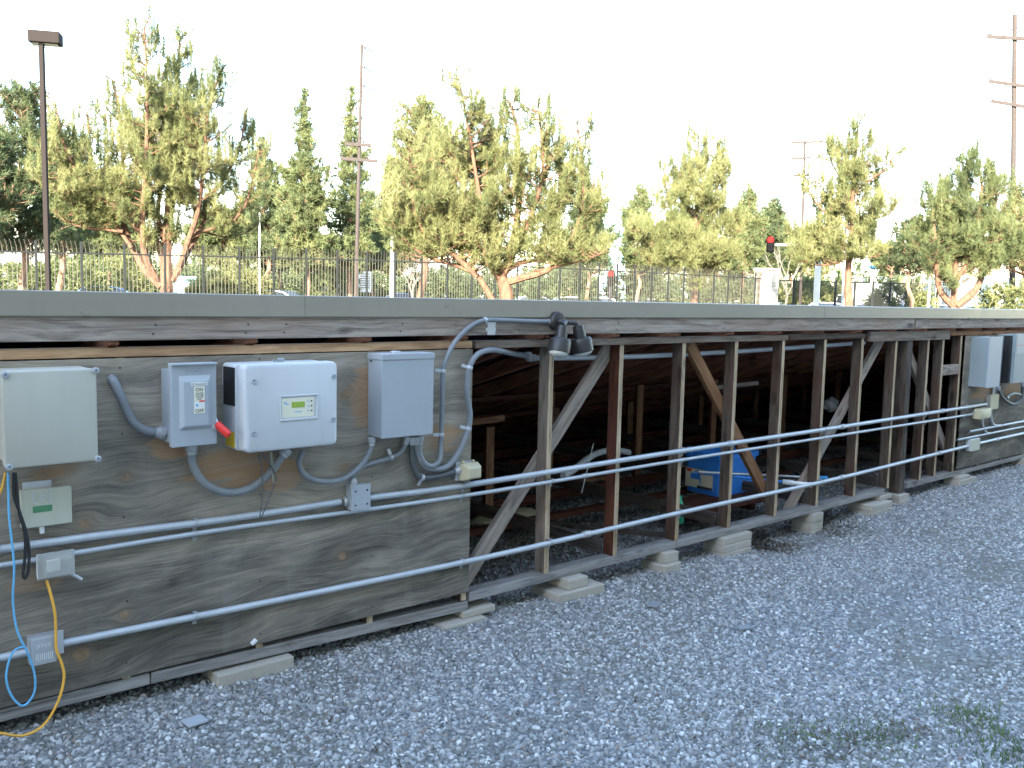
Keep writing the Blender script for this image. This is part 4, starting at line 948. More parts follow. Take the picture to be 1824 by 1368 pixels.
for cx_, cy_, r_, k in ((G(1480, 1310).x, G(1480, 1310).y, .22, 50), (G(1640, 1290).x, G(1640, 1290).y, .16, 30), (6.0, -1.2, 4.5, 260), (3.4, .8, .6, 1600), (4.5, .9, .8, 1300), (5.9, .3, .5, 800), (5.9, -.02, .2, 130), (6.15, .35, .3, 400), (7.1, .2, .4, 500), (6.0, -.1, .3, 260), (6.9, -.12, .3, 200), (5.0, 1.6, 1.2, 1200)):
    q = rng.normal(0, 1, (k, 2)) * r_ * .5; cl.append(np.stack([cx_ + q[:, 0], cy_ + q[:, 1] * .7, np.full(k, 0.0)], 1))
pos = np.concatenate(cl); pos[:, 2] = [gz(a) + .008 + random.random() * .012 for a in pos[:, 0]]
blades('dry_leaf_litter', pos, .05, .006, 'litter', 'brown dry leaves and pine needles drifted under the rack', 'leaf litter', flat=True)
for i, (px, py, k, r_, hh, lab) in enumerate(((1450, 1300, 200, .12, .014, 'low dark green weed patch in the gravel near the bottom right'), (1735, 1262, 170, .10, .030, 'small pale green weed in the gravel at the far bottom right'), (1560, 1290, 200, .09, .016, 'low weed patch right of the darker weed patch in the gravel'), (1820, 1320, 180, .1, .03, 'weeds at the bottom right corner of the yard'))):
    q = G(px, py); g_ = rng.normal(0, 1, (k, 2)) * r_ * .95; pos = np.stack([q.x + g_[:, 0], q.y + g_[:, 1], np.full(k, gz(q.x) + .012)], 1)
    b_ = blades('weed', pos, hh, .005, 'weed', lab, 'weed', 1.4); 

# ------------------------------------------------------------------ fence
FY = 24.0
fe = thing('metal_fence', (20, FY, .45), 'long dark metal picket fence with outward curved tops behind the rack', 'fence')
def frail(x):
    t = (28 - 0) ; s = (FY + 3.9) / 31.9
    xs = [6.285, 13.5, 19, 24.2, 33.2, 48.8]; zs = [2.851, 3.024, 3.139, 3.2, 3.24, 3.25]
    return 1.79 + (np.interp(x / s, xs, zs) - 1.79) * s
pw = .0418 * (FY + 3.9) * 1.02
x = P(145, 450, FY).x - 6 * pw; xend = P(1356, 500, FY).x
while x < xend:
    x2 = min(x + pw, xend + .0); z1_, z2_ = frail(x), frail(x2); g_ = gh(x, FY)
    m = MB(); m.bar((x, FY, (g_ + z1_ + .42) / 2), (x, FY + .001, (g_ + z1_ + .42) / 2 + .0), .001, .001) if False else None
    m = MB(); m.box((x - .03, FY - .03, g_), (x + .03, FY + .03, z1_ + .30)); m.add([(x - .03, FY - .03, z1_ + .30), (x + .03, FY - .03, z1_ + .30), (x + .03, FY + .03, z1_ + .30), (x - .03, FY + .03, z1_ + .30), (x, FY, z1_ + .34)], [(0, 1, 4), (1, 2, 4), (2, 3, 4), (3, 0, 4)])
    obj('post', m, M['fence'], fe)
    m = MB()
    m.bar((x + .03, FY, z1_), (x2 - .03, FY, z2_), .045, .035); obj('rail', m, M['fence'], fe); m = MB(); m.bar((x + .03, FY, .75), (x2 - .03, FY, .75), .045, .035)
    obj('rail', m, M['fence'], fe)
    m = MB(); n = 9
    for k in range(1, n + 1):
        xx = x + (x2 - x) * k / (n + 1); zz = z1_ + (z2_ - z1_) * k / (n + 1)
        m.tube([(xx, FY - .0, g_ + .1), (xx, FY, zz + .05), (xx - .015, FY - .03, zz + .15), (xx - .05, FY - .09, zz + .25), (xx - .085, FY - .15, zz + .33)], .011, 5)
    obj('picket_panel', m, M['picket'], fe)
    x += pw
# pillar
px0, px1 = P(1356, 500, FY), P(1383, 500, FY)
o = thing('block_pillar', (px0.x + .4, FY, .45), 'square pale concrete block pillar with flat cap at the end of the fence', 'pillar')
zt_ = zat(1369, 482, px0.x + .4, FY)
t_ = NT('split_block_masonry'); v_ = t_.obj(rnd=False)
br = t_.n('TexBrick', None, 0, Vector=t_.n('Mapping', None, 0, Vector=v_, Rotation=(R(90), 0, 0)), Color1=(.42, .38, .33), Color2=(.36, .33, .28), Mortar=(.2, .19, .17), Scale=1.0, Mortar_Size=.012, Brick_Width=.4, Row_Height=.2)
M['block'] = t_.set(Base_Color=br, Roughness=.9)
m = MB(); m.box((px0.x, FY - .45, .3), (px0.x + .95, FY + .45, zt_)); obj('shaft', m, M['block'], o)
m = MB(); m.box((px0.x - .06, FY - .51, zt_ + .002), (px0.x + 1.01, FY + .51, zt_ + .12)); obj('cap', m, M['concrete'], o, bevel=.02)
# lower fence right of the pillar
fe2 = thing('metal_fence', (60, FY, .45), 'dark metal fence with straight pickets right of the block pillar', 'fence')
x = px0.x + .98; ri = 0
s_ = (FY + 3.9) / 31.9
while x < 82:
    x2 = x + 2.2; zr = lambda q: float(np.interp(q, [42, 78], [1.79 + (3.16 - 1.79) * s_, 1.79 + (3.76 - 1.79) * s_]))
    m = MB(); m.box((x - .04, FY - .04, .3), (x + .04, FY + .04, zr(x) + .12)); obj('post', m, M['fence'], fe2)
    m = MB(); m.bar((x + .04, FY, zr(x)), (x2 - .04, FY, zr(x2)), .05, .04); obj('rail', m, M['fence'], fe2); m = MB(); m.bar((x + .04, FY, .8), (x2 - .04, FY, .8), .05, .04); obj('rail', m, M['fence'], fe2)
    m = MB()
    for k in range(1, 16): xx = x + 2.2 * k / 16; m.tube([(xx, FY, .5), (xx, FY, zr(xx) + .02)], .016, 4)
    obj('picket_panel', m, M['fence'], fe2); x = x2

# ------------------------------------------------------------------ poles and wires
lx, ly = P(80, 300, 17).x, 17
o = thing('lamp_post', (lx, ly, .1), 'square brown lamp post with box shaped head at the left', 'street lamp')
ztop = zat(77, 78, lx, ly)
m = MB(); m.bar((lx, ly, gh(lx, ly)), (lx, ly, ztop), .095, .095, up=(.62, .78, 0)); obj('pole', m, M['lamppole'], o, bevel=.008)
hb = ztop; m = MB(); m.box((-.30, -.17, 0), (.30, .17, .24)); hd = MB()
ca, sa = math.cos(R(-28)), math.sin(R(-28))
hd.add([(lx + .08 + a * ca - b * sa, ly + a * sa + b * ca, hb + c) for a, b, c in m.v], m.f); hh = obj('lamp_head', hd, M['lamppole'], o, bevel=.02)
m = MB(); m.add([(lx + .08 + a * ca - b * sa, ly + a * sa + b * ca, hb - .012) for a, b in ((-.25, -.13), (.25, -.13), (.25, .13), (-.25, .13))], [(0, 1, 2, 3)]); obj('lens', m, M['lens'], hh)
def upole(px, ptop, dist, r, label, arms, mat='polewood', lean=0.0, ins=()):
    x_, y_ = far(px, dist); zt2 = zat(px, ptop, x_, y_); o = thing('utility_pole', (x_, y_, .45), label, 'pole', None)
    d = ray(px, 520); d.z = 0; d.normalize(); rt = Vector((d.y, -d.x, 0))
    sc = zt2 - .45
    top = Vector((x_, y_, zt2)) + rt * lean * sc
    m = MB(); m.tube([(x_, y_, .3), tuple(Vector((x_, y_, zt2)).lerp(top, .999))], [r, r * .7], 12); obj('pole', m, M[mat], o, smooth=True)
    def at(py): z_ = zat(px, py, x_, y_); return Vector((x_, y_, z_)) + rt * lean * (z_ - .45)
    for (py, a, b, tilt) in arms:
        c = at(py); m = MB(); e1, e2 = c + rt * a + Vector((0, 0, -tilt)) - d * r, c + rt * b + Vector((0, 0, tilt)) - d * r; m.bar(e1, e2, .17, .12); k = obj('crossarm', m, M[mat], o)
        for q in (.03, .3, .7, .97):
            pz = e1.lerp(e2, q); m = MB(); m.lathe([(.03, 0), (.05, .08), (.03, .1), (.05, .16), (.02, .2)], pz + Vector((0, 0, .06)), (0, 0, 1), 8); obj('insulator', m, M['insul'], k)
    for (py, L_) in ins:
        c = at(py)
        m = MB(); m.bar(c + rt * -.7, c + rt * .2, .07, .07); obj('bracket', m, M['wire'], o)
        m = MB(); n_ = 8
        for q in range(n_): m.lathe([(.05, -.03), (.15, 0), (.05, .03)], c + rt * (.14 + q * L_ / n_ * .7) + Vector((0, 0, -q * .03)), rt, 8)
        obj('insulator', m, M['insul'], o)
    return o, at, rt
u1, at1, rt1 = upole(633, 78, 50, .115, 'tall weathered utility pole between the conical pines', [(258, -.75, .62, .0), (285, -.95, 1.0, -.03)], lean=.019, ins=((84, .8), (119, .8), (152, .8)))
upole(1808, 26, 55, .16, 'tall brown utility pole near the right border', [(70, -1.3, 1.5, -.25), (152, -1.2, 1.2, -.3), (188, -1.1, 1.2, -.3)], lean=-.058)
upole(1427, 250, 75, .14, 'slim distant utility pole left of the sparse pine', [(254, -1.0, 1.4, 0), (282, -1.0, .5, 0), (313, -.8, .4, 0)], lean=-.022)
def wpole(px, ptop, dist, r, label, arm=0):
    x_, y_ = far(px, dist); zt2 = zat(px, ptop, x_, y_); o = thing('street_pole', (x_, y_, .45), label, 'pole', 'pale poles by the street')
    d = ray(px, 520); d.z = 0; d.normalize(); rt = Vector((d.y, -d.x, 0)); m = MB()
    m.tube([(x_, y_, .3), (x_, y_, zt2)], [r, r * .75], 12); m.lathe([(r * .8, 0), (r * .5, .05)], (x_, y_, zt2), (0, 0, 1), 12); obj('pole', m, M['whitepole'], o, smooth=True)
    if arm: 
        m = MB(); z_ = zt2 - .15; m.tube([(x_, y_, z_), tuple(Vector((x_, y_, z_)) + rt * arm)], .08, 8); obj('arm', m, M['whitepole'], o, smooth=True)
wpole(698, 336, 52, .12, 'pale steel pole right of the tall utility pole', 1.0)
wpole(1503, 372, 58, .15, 'white pole beside the trunk of the sparse pine')
wpole(1784, 446, 50, .13, 'pale pole in front of the trees near the right border')
wpole(463, 380, 60, .06, 'thin pale pole behind the fence right of the big pine')
wpole(1655, 430, 60, .08, 'thin white pole left of the forked pine at the right')
# traffic signals
def signal(px, py, dist, label, arm_px=None):
    x_, y_ = far(px, dist); z_ = zat(px, py, x_, y_); o = thing('traffic_signal', (x_, y_, .45), label, 'traffic light', 'red traffic signals over the street')
    d = ray(px, 520); d.z = 0; d.normalize(); rt = Vector((d.y, -d.x, 0)); c = Vector((x_, y_, z_))
    pxm = dist * 1.0 / FPX; hw, hh_ = 6.5 * pxm, 12.5 * pxm
    m = MB(); m.bar(c - Vector((0, 0, hh_)), c + Vector((0, 0, hh_)), hw * 1.3, hw * 2, up=d); hs = obj('housing', m, M['signal'], o, bevel=.05)
    for k, mt in ((0, 'redlit'), (1, 'signal'), (2, 'signal')):
        q = c - d * hw * .8 + Vector((0, 0, hh_ * .62 * (1 - k))); m = MB(); m.lathe([(hw * .85, 0), (hw * .7, .05)], q, -d, 14); obj('lamp', m, M[mt], hs)
        m = MB(); m.lathe([(hw * .75, 0), (hw * .75, .25)], q + Vector((0, 0, hw * .12)), -d, 14) if k else None
    if arm_px:
        e_ = c + rt * (arm_px * pxm * 1.05); m = MB(); m.tube([tuple(c + Vector((0, 0, 0)) + rt * hw * 1.2), tuple(e_)], [.07, .13], 10); obj('mast_arm', m, M['whitepole'], o, smooth=True)
        m = MB(); m.tube([(e_.x, e_.y, .3), (e_.x, e_.y, e_.z + .4)], .16, 10); obj('mast', m, M['whitepole'], o, smooth=True)
    else:
        m = MB(); m.tube([(x_, y_, .3), (x_, y_, z_ - hh_)], .09, 8); obj('mast', m, M['black'], o, smooth=True)
signal(1368, 436, 50, 'red traffic signal hanging on a white mast arm above the block pillar', 75)
signal(1087, 496, 44, 'red traffic signal seen through the fence right of the big round pine')
# overhead wires
for (a, b, c, lab) in (((-60, 22), (640, 120), (2, 6), 'lowest overhead wire at the left of the tall pole' ), ((-60, 62), (640, 152), (2, 6), 'faint overhead wire crossing the lamp post head level'), ((150, -8), (640, 84), (2, 6), 'topmost overhead wire sloping down to the tall pole'),
                       ((655, 84), (1110, 215), (0, 4), 'overhead wire leaving the tall pole to the right'), ((655, 119), (1110, 240), (0, 4), 'lower overhead wire leaving the tall pole to the right'),
                       ((1340, 118), (1830, 12), (0, -3), 'upper faint overhead wire at the top right'), ((1340, 140), (1830, 40), (0, -3), 'lower faint overhead wire at the top right'),
                       ((-40, 172), (190, 186), (0, 2), 'faint wire beside the lamp post at the left')):
    da, db = (80, 80) if a[0] < 1300 else (90, 64)
    xa, ya = far(a[0], da); xb, yb = far(b[0], db); za, zb = zat(*a, xa, ya), zat(*b, xb, yb)
    A_, B_ = Vector((xa, ya, za)), Vector((xb, yb, zb)); pts = [A_.lerp(B_, k / 10) - Vector((0, 0, .35 * 4 * (k / 10) * (1 - k / 10))) for k in range(11)]
    m = MB(); m.tube(pts, .038, 4); tag(obj('overhead_wire', m, M['wire'], None, org=A_), lab, 'wire', 'overhead wires in the sky')

# ------------------------------------------------------------------ trees
def needles(P0, D, size, K, wid):
    n = len(P0)
    rd_ = rng.normal(0, 1, (n, K, 3)); rd_ /= np.linalg.norm(rd_, axis=2, keepdims=True)
    dd = D[:, None, :] * .75 + rd_ * .85; dd /= np.linalg.norm(dd, axis=2, keepdims=True)
    s = size * rng.uniform(.7, 1.25, (n, K, 1))
    base = P0[:, None, :] + D[:, None, :] * (rng.uniform(-.35, .65, (n, K, 1)) * size * .9)
    tip = base + dd * s
    sd = np.cross(dd, rng.normal(0, 1, (n, K, 3))); sd /= (np.linalg.norm(sd, axis=2, keepdims=True) + 1e-9)
    V = np.stack([base - sd * wid, base + sd * wid, tip], 2).reshape(-1, 3)
    return V
def pine(px, dist, label, axes=None, ptop=100, crown_bot=None, width=2.0, style='open', leafm='leafyel', barkm='barkred', seed=1, pitch=.13, size=.16, K=12, lat=1.0, r0=.18, name='pine_tree', cat='pine tree', grp='pines beyond the rack', wid=.012, baseg=None, prof=None, dens=1.0, candle=0.0, sq=1.0):
    global rng
    rng = np.random.default_rng(seed); rnd = random.Random(seed)
    hz = 509 + .022 * px
    if not axes: px -= (px - 549) / 16500 * (hz - ptop) * .5
    x_, y_ = far(px, dist); g_ = gh(x_, y_); sc = dist * math.cos(math.atan((px - CX) / FPX)) / FPX   # metres per photo pixel
    d = ray(px, 520); d.z = 0; d.normalize(); rt = Vector((d.y, -d.x, 0)); B = Vector((x_, y_, g_))
    o = thing(name, B, label, cat, grp)
    hz = 509 + .022 * px
    wood_ = MB(); tp = []; td = []
    def loc(ppx, ppy, dep=0.0):
        if ppy < hz: ppy = hz - (hz - ppy) * sq
        return Vector((x_, y_, 1.79)) + rt * ((ppx - (px - 549) / 16500 * (hz - ppy) - px) * sc) + d * dep + Vector((0, 0, (hz - ppy) * sc))
    def tuftline(pts, dr0=0.25):
        L = sum((b - a).length for a, b in zip(pts[:-1], pts[1:])); n = max(2, int(L * (1 - dr0) / pitch * dens)); acc = []
        for k in range(n):
            t = dr0 + (1 - dr0) * (k + rnd.random() * .8) / n; f_ = t * (len(pts) - 1); i = min(int(f_), len(pts) - 2)
            q = pts[i].lerp(pts[i + 1], f_ - i); dv = (pts[i + 1] - pts[i]).normalized()
            q = q + Vector((rnd.gauss(0, 1), rnd.gauss(0, 1), rnd.gauss(0, 1))) * size * .35
            dv = (dv + Vector((0, 0, .45)) + Vector((rnd.gauss(0, .3), rnd.gauss(0, .3), rnd.gauss(0, .2)))).normalized()
            tp.append(tuple(q)); td.append(tuple(dv))
    def lateral(q, dirv, L, r, lvl=0, up=.35):
        pts = [q]; dv = dirv.copy(); n = 4
        for k in range(n):
            dv = (dv + Vector((rnd.gauss(0, .13), rnd.gauss(0, .13), up * .32 + rnd.gauss(0, .08)))).normalized(); pts.append(pts[-1] + dv * L / n)
        wood_.tube(pts, [r * (1 - .8 * k / n) for k in range(n + 1)], 4, False)
        tuftline(pts, .35 if L > .9 else .1)
        if candle and rnd.random() < (.9 if lvl == 0 else .45):
            c_ = pts[-1]; hL = candle * rnd.uniform(.5, 1.15); nn_ = max(2, int(hL / (pitch * .75)))
            for k in range(nn_):
                tp.append(tuple(c_ + Vector((rnd.gauss(0, .012), rnd.gauss(0, .012), hL * k / nn_)))); td.append((rnd.gauss(0, .08), rnd.gauss(0, .08), 1.35))
        if L > .42 and lvl < 2:
            ns = int(L / ((.205 if lvl == 0 else .23) if axes else .25) * (.9 + .4 * rnd.random()))
            for k in range(ns):
                t = .25 + .7 * (k + rnd.random()) / max(1, ns); f_ = t * n; i = min(int(f_), n - 1); p_ = pts[i].lerp(pts[i + 1], f_ - i); ax = (pts[i + 1] - pts[i]).normalized()
                sd = ax.cross(Vector((rnd.gauss(0, 1), rnd.gauss(0, 1), rnd.gauss(0, 1)))).normalized()
                lateral(p_, (ax * .7 + sd * .8 + Vector((0, 0, .2))).normalized(), L * (.5 - .22 * t) * rnd.uniform(.7, 1.25), r * .5, lvl + 1, up)
    if axes:
        for ax in axes:
            pxs = ax['p']; n = len(pxs); deps = ax.get('d', [ax.get('dep', 0) * (k / (n - 1)) for k in range(n)]); pts = [loc(*pxs[k], deps[k]) for k in range(n)]
            if ax.get('root'): pts[0].z = g_ - .1
            sp = spline(pts, .35); m_ = len(sp); ra, rb = ax['r']
            wood_.tube(sp, [ra + (rb - ra) * (k / (m_ - 1)) ** .8 for k in range(m_)], 8, False)
            L = sum((b - a).length for a, b in zip(sp[:-1], sp[1:])); st_ = max(.12, ax.get('s', .25) - .13); nl = int(L * (1 - st_) / (ax.get('gap', .17) * .62)); lt = ax.get('l', 1.0) * lat
            for k in range(nl):
                t = st_ + (1 - st_) * (k + rnd.random()) / nl; f_ = t * (m_ - 1); i = min(int(f_), m_ - 2); q = sp[i].lerp(sp[i + 1], f_ - i); a = rnd.uniform(0, 6.283); u_ = (t - st_) / (1 - st_)
                LL = lt * 1.12 * (.35 + .75 * math.sin(math.pi * min(1, .25 + u_ * .75)) * (1 - u_ * .35)) * rnd.uniform(.55, 1.2)
                lateral(q, Vector((math.cos(a), math.sin(a), rnd.uniform(.0, .5))).normalized(), LL, .025)
            tuftline(sp[int(m_ * .8):], 0)
    else:
        ztop = 1.79 + (hz - ptop) * sc; H = ztop - g_; zb = 1.79 + (hz - (crown_bot or 480)) * sc
        tr = [B + Vector((0, 0, -.1))] + [B + Vector((rnd.gauss(0, .012) * H, rnd.gauss(0, .012) * H, H * k / 8)) for k in range(1, 8)] + [B + Vector((0, 0, H))]
        wood_.tube(tr, [r0 * (1 - .93 * k / 8) for k in range(9)], 8, False)
        z = zb; gap = .30 if style == 'open' else .26
        while z < ztop - .15:
            u_ = (z - zb) / (ztop - zb)
            if prof: w_ = np.interp(u_, [a for a, _ in prof], [b for _, b in prof])
            elif style == 'cone': w_ = (1 - u_) ** .75 * (.72 + .28 * min(1, u_ * 6)) + .05
            else: w_ = (math.sin(math.pi * min(1, .22 + u_ * .80)) ** .8) * (1 - .25 * u_) + .06
            f_ = (z - g_) / H * 8; i = min(int(f_), 7); q = tr[i].lerp(tr[i + 1], f_ - i)
            if style == 'cone': w_ *= .86 + .26 * math.sin(z * 5.2 + seed)
            nb = 5 if style == 'cone' else 4
            a0 = rnd.random() * 6.28
            for k in range(nb):
                a = a0 + 6.283 * k / nb + rnd.gauss(0, .25); L = width * w_ * rnd.uniform(.6, 1.15)
                lateral(q + Vector((0, 0, rnd.uniform(-.1, .1))), Vector((math.cos(a), math.sin(a), (.05 if style == 'cone' else .25) + .6 * u_)).normalized(), L, .018 + .02 * L, 0 if L > .8 else 1, .3)
            z += gap * rnd.uniform(.75, 1.3)
    obj('trunk', wood_, M[barkm], o, smooth=True)
    V = needles(np.array(tp), np.array(td), size, K, wid) - np.array(B)
    me = bpy.data.meshes.new('crown'); me.vertices.add(len(V)); me.vertices.foreach_set('co', V.ravel().astype(np.float32))
    me.loops.add(len(V)); me.loops.foreach_set('vertex_index', np.arange(len(V), dtype=np.int32)); me.polygons.add(len(V) // 3)
    me.polygons.foreach_set('loop_start', np.arange(0, len(V), 3, dtype=np.int32)); me.update(calc_edges=True)
    link('crown', me, M[leafm], o); print(name, px, len(tp), 'tufts'); return o
A = lambda p, r=(.1, .02), **k: dict(p=p, r=r, **k)
# T1 big multi-limbed pine at left
pine(295, 31.5, 'largest pine at the left, many orange limbs fanning from a low fork', axes=[
    A([(297, 560), (296, 470), (297, 430), (300, 370), (303, 300), (308, 200), (314, 120), (318, 45)], (.26, .03), root=1, s=.42, gap=.12, l=1.0),
    A([(292, 470), (283, 432), (254, 409), (221, 372), (178, 342), (152, 300), (137, 255), (128, 195)], (.13, .02), s=.45, l=.9, dep=-1.0),
    A([(288, 510), (262, 482), (246, 450), (226, 395), (225, 300), (221, 196), (208, 125)], (.14, .02), s=.38, l=.95, dep=.8),
    A([(282, 500), (262, 455), (258, 389), (264, 295), (266, 150), (262, 60)], (.12, .02), s=.42, dep=-1.6, l=1.0),
    A([(305, 500), (322, 465), (340, 426), (360, 381), (362, 340), (393, 300), (422, 230), (432, 160)], (.13, .02), s=.45, dep=.7, l=.9),
    A([(318, 470), (335, 415), (348, 368), (356, 286), (362, 190), (385, 110)], (.11, .02), s=.4, dep=-1.5, l=.95),
    A([(330, 420), (352, 404), (393, 391), (426, 358), (440, 300), (452, 235)], (.08, .015), s=.4, dep=-.5, l=.75),
    A([(300, 400), (322, 268), (340, 230), (345, 160), (350, 100)], (.09, .02), s=.35, dep=1.6, l=1.0),
    A([(290, 420), (282, 370), (288, 300), (285, 200), (290, 85)], (.09, .02), s=.35, dep=2.0, l=1.0),
    A([(226, 410), (200, 408), (165, 405), (135, 395), (112, 372)], (.06, .015), s=.3, dep=.3, l=.8),
    A([(240, 440), (205, 380), (180, 320), (172, 250), (165, 180)], (.07, .015), s=.35, dep=1.6, l=.9),
    A([(221, 372), (160, 370), (125, 345), (112, 300), (110, 262)], (.06, .015), s=.3, dep=-.8, l=.85),
    A([(350, 400), (385, 410), (420, 408), (450, 385)], (.05, .01), s=.25, dep=.6, l=.7),
], seed=11, sq=0.93, candle=0.45, leafm='leafyel', pitch=.115, size=.18, K=18, wid=.0075)
pine(900, 24.5, 'broad round pine in the centre with low forked trunk in front of the fence', axes=[
    A([(906, 580), (902, 520), (893, 490), (905, 465), (915, 420), (922, 370), (925, 300), (920, 200), (905, 150)], (.24, .03), root=1, s=.42, l=.95),
    A([(903, 500), (935, 490), (975, 475), (1000, 445), (1022, 400), (1035, 340), (1032, 260), (1022, 195)], (.11, .02), s=.42, l=.85, dep=-.5),
    A([(905, 475), (925, 462), (955, 455), (985, 445), (1030, 425), (1060, 380)], (.09, .02), s=.4, l=.85, dep=.8),
    A([(915, 440), (935, 400), (950, 355), (965, 290), (960, 220), (955, 165)], (.10, .02), s=.3, l=.95, dep=-1.0),
    A([(925, 400), (985, 350), (1000, 290), (990, 215)], (.08, .02), s=.25, l=.95, dep=1.2),
    A([(900, 500), (880, 480), (865, 440), (862, 380), (850, 300), (835, 200), (822, 125)], (.10, .02), s=.3, l=1.0, dep=-.8),
    A([(895, 480), (870, 420), (880, 330), (878, 230), (868, 160)], (.09, .02), s=.3, l=1.0, dep=1.4),
    A([(880, 540), (852, 490), (830, 470), (815, 400), (812, 300), (815, 200)], (.09, .02), s=.35, l=1.05, dep=.3),
    A([(850, 490), (815, 455), (775, 425), (745, 380), (740, 310), (735, 250)], (.08, .02), s=.3, l=1.1, dep=-.6),
    A([(850, 480), (800, 440), (780, 380), (785, 290), (780, 200)], (.08, .02), s=.3, l=1.05, dep=1.3),
    A([(850, 485), (810, 470), (765, 455), (730, 430), (705, 390)], (.06, .015), s=.3, l=1.0, dep=-.3),
    A([(950, 480), (1000, 465), (1040, 455), (1070, 440)], (.05, .015), s=.3, l=.8, dep=-1),
    A([(790, 440), (740, 440), (715, 400), (700, 330), (710, 260)], (.06, .015), s=.3, l=.9, dep=1.6),
], seed=22, sq=0.9, candle=0.42, leafm='leafyel', pitch=.11, size=.17, K=18, wid=.0070)
pine(1512, 44, 'sparse pine with bare straight trunk and tiered branches at the right', axes=[
    A([(1516, 580), (1512, 500), (1515, 440), (1519, 400), (1520, 350), (1523, 290), (1530, 215)], (.24, .03), root=1, s=.50, l=1.45, gap=.19),
    A([(1517, 405), (1500, 390), (1470, 370), (1450, 340), (1440, 300)], (.08, .02), s=.3, l=1.1, gap=.26, dep=-1),
    A([(1519, 400), (1545, 385), (1580, 375), (1600, 340)], (.07, .02), s=.45, l=.9, gap=.3, dep=1),
    A([(1517, 430), (1480, 440), (1445, 430), (1420, 405)], (.06, .02), s=.2, l=1.5, gap=.18, dep=.5),
    A([(1517, 450), (1480, 470), (1445, 465), (1425, 440)], (.06, .02), s=.2, l=1.3, gap=.18, dep=-.5),
    A([(1520, 340), (1555, 310), (1580, 290), (1590, 250)], (.06, .02), s=.3, l=.8, gap=.25, dep=-.5),
    A([(1521, 330), (1495, 300), (1480, 260), (1478, 235)], (.05, .02), s=.3, l=.9, gap=.24, dep=.8),
    A([(1513, 450), (1540, 455), (1570, 450)], (.05, .02), s=.3, l=.9, gap=.25, dep=.5),
], seed=33, sq=0.95, candle=0.5, leafm='leafyel', pitch=.15, size=.21, K=17, wid=.0095)
pine(1700, 44, 'multi stemmed pine with V shaped orange trunks at the right', axes=[
    A([(1705, 590), (1700, 540), (1703, 500), (1705, 450), (1710, 380), (1715, 300), (1738, 262)], (.20, .03), root=1, s=.4, l=1.1),
    A([(1700, 545), (1680, 520), (1675, 490), (1672, 440), (1668, 370), (1662, 320)], (.17, .03), s=.4, l=1.0, dep=-.6),
    A([(1705, 545), (1735, 515), (1750, 470), (1762, 400), (1770, 330), (1765, 290)], (.17, .03), s=.38, l=1.1, dep=.6),
    A([(1704, 500), (1728, 450), (1738, 380), (1745, 320), (1735, 275)], (.12, .03), s=.3, l=1.1, dep=-1),
    A([(1703, 500), (1690, 430), (1692, 360), (1695, 295)], (.12, .03), s=.3, l=1.1, dep=1),
    A([(1740, 480), (1775, 465), (1800, 430), (1808, 380)], (.08, .02), s=.3, l=1.0, dep=0),
    A([(1676, 480), (1655, 440), (1645, 390)], (.07, .02), s=.3, l=.9, dep=.4),
], seed=44, sq=0.94, candle=0.5, leafm='leafmid', pitch=.15, size=.21, K=17, wid=.0095)
pine(1240, 47, 'wide pointed pine right of the centre with many upright candles', axes=[
    A([(1238, 590), (1237, 500), (1238, 440), (1240, 380), (1243, 300), (1245, 228)], (.24, .03), root=1, s=.32, l=1.5, gap=.14),
    A([(1238, 470), (1200, 450), (1160, 425), (1130, 395)], (.07, .02), s=.2, l=1.2, dep=-.5), A([(1238, 440), (1275, 425), (1300, 400), (1308, 370)], (.06, .02), s=.2, l=1.1, dep=.5),
    A([(1238, 420), (1205, 390), (1190, 330), (1185, 275)], (.08, .02), s=.3, l=.9, dep=.8), A([(1240, 400), (1270, 350), (1280, 290), (1275, 240)], (.08, .02), s=.3, l=.95, dep=-.8),
    A([(1238, 480), (1185, 475), (1140, 455)], (.06, .02), s=.2, l=1.2, dep=.6), A([(1238, 478), (1275, 468), (1305, 450)], (.06, .02), s=.2, l=1.1, dep=0), A([(1236, 450), (1170, 420), (1120, 420)], (.05, .02), s=.25, l=1.2, dep=1.2)],
    seed=55, sq=0.93, candle=0.6, leafm='leafyel', pitch=.15, size=.21, K=17, wid=.0095)
# dark pine at the left border
pine(40, 44, 'dark green pine at the left border behind the lamp post', ptop=165, crown_bot=455, width=2.4, style='open', leafm='leafdark', barkm='barkbrown', seed=61, pitch=.14, size=.24, wid=.016, K=12, prof=[(0, .8), (.3, .95), (.55, .75), (.8, .6), (1, .25)])
pine(-30, 42, 'dark green pine mostly outside the left border', ptop=235, crown_bot=455, width=2.4, style='open', leafm='leafdark', barkm='barkbrown', seed=62, pitch=.15, size=.24, wid=.016, K=12)
pine(105, 50, 'deep green pine between the lamp post and the largest pine', ptop=215, crown_bot=460, width=1.9, style='open', leafm='leafdark', barkm='barkbrown', seed=63, pitch=.15, size=.26, wid=.018, K=12)
# conical pines
pine(470, 66, 'small conical pine just right of the largest pine', ptop=252, crown_bot=470, width=1.8, style='cone', leafm='leafdark', barkm='barkbrown', seed=71, pitch=.19, size=.30, wid=.024, K=13, prof=[(0, .9), (.4, .9), (.7, .65), (1, .1)])
pine(545, 60, 'slender dense conical pine left of the tall utility pole', ptop=170, crown_bot=482, width=2.0, style='cone', leafm='leafmid', barkm='barkbrown', seed=72, pitch=.18, size=.30, wid=.024, K=13, prof=[(0, .9), (.3, 1), (.5, .85), (.55, .5), (.8, .38), (1, .08)])
pine(627, 63, 'narrow layered pine behind the tall utility pole', ptop=168, crown_bot=482, width=1.75, style='cone', leafm='leafmid', barkm='barkbrown', seed=73, pitch=.2, size=.30, wid=.024, K=12, prof=[(0, 1), (.4, .8), (.55, .75), (.75, .45), (.9, .35), (1, .1)], dens=.85)
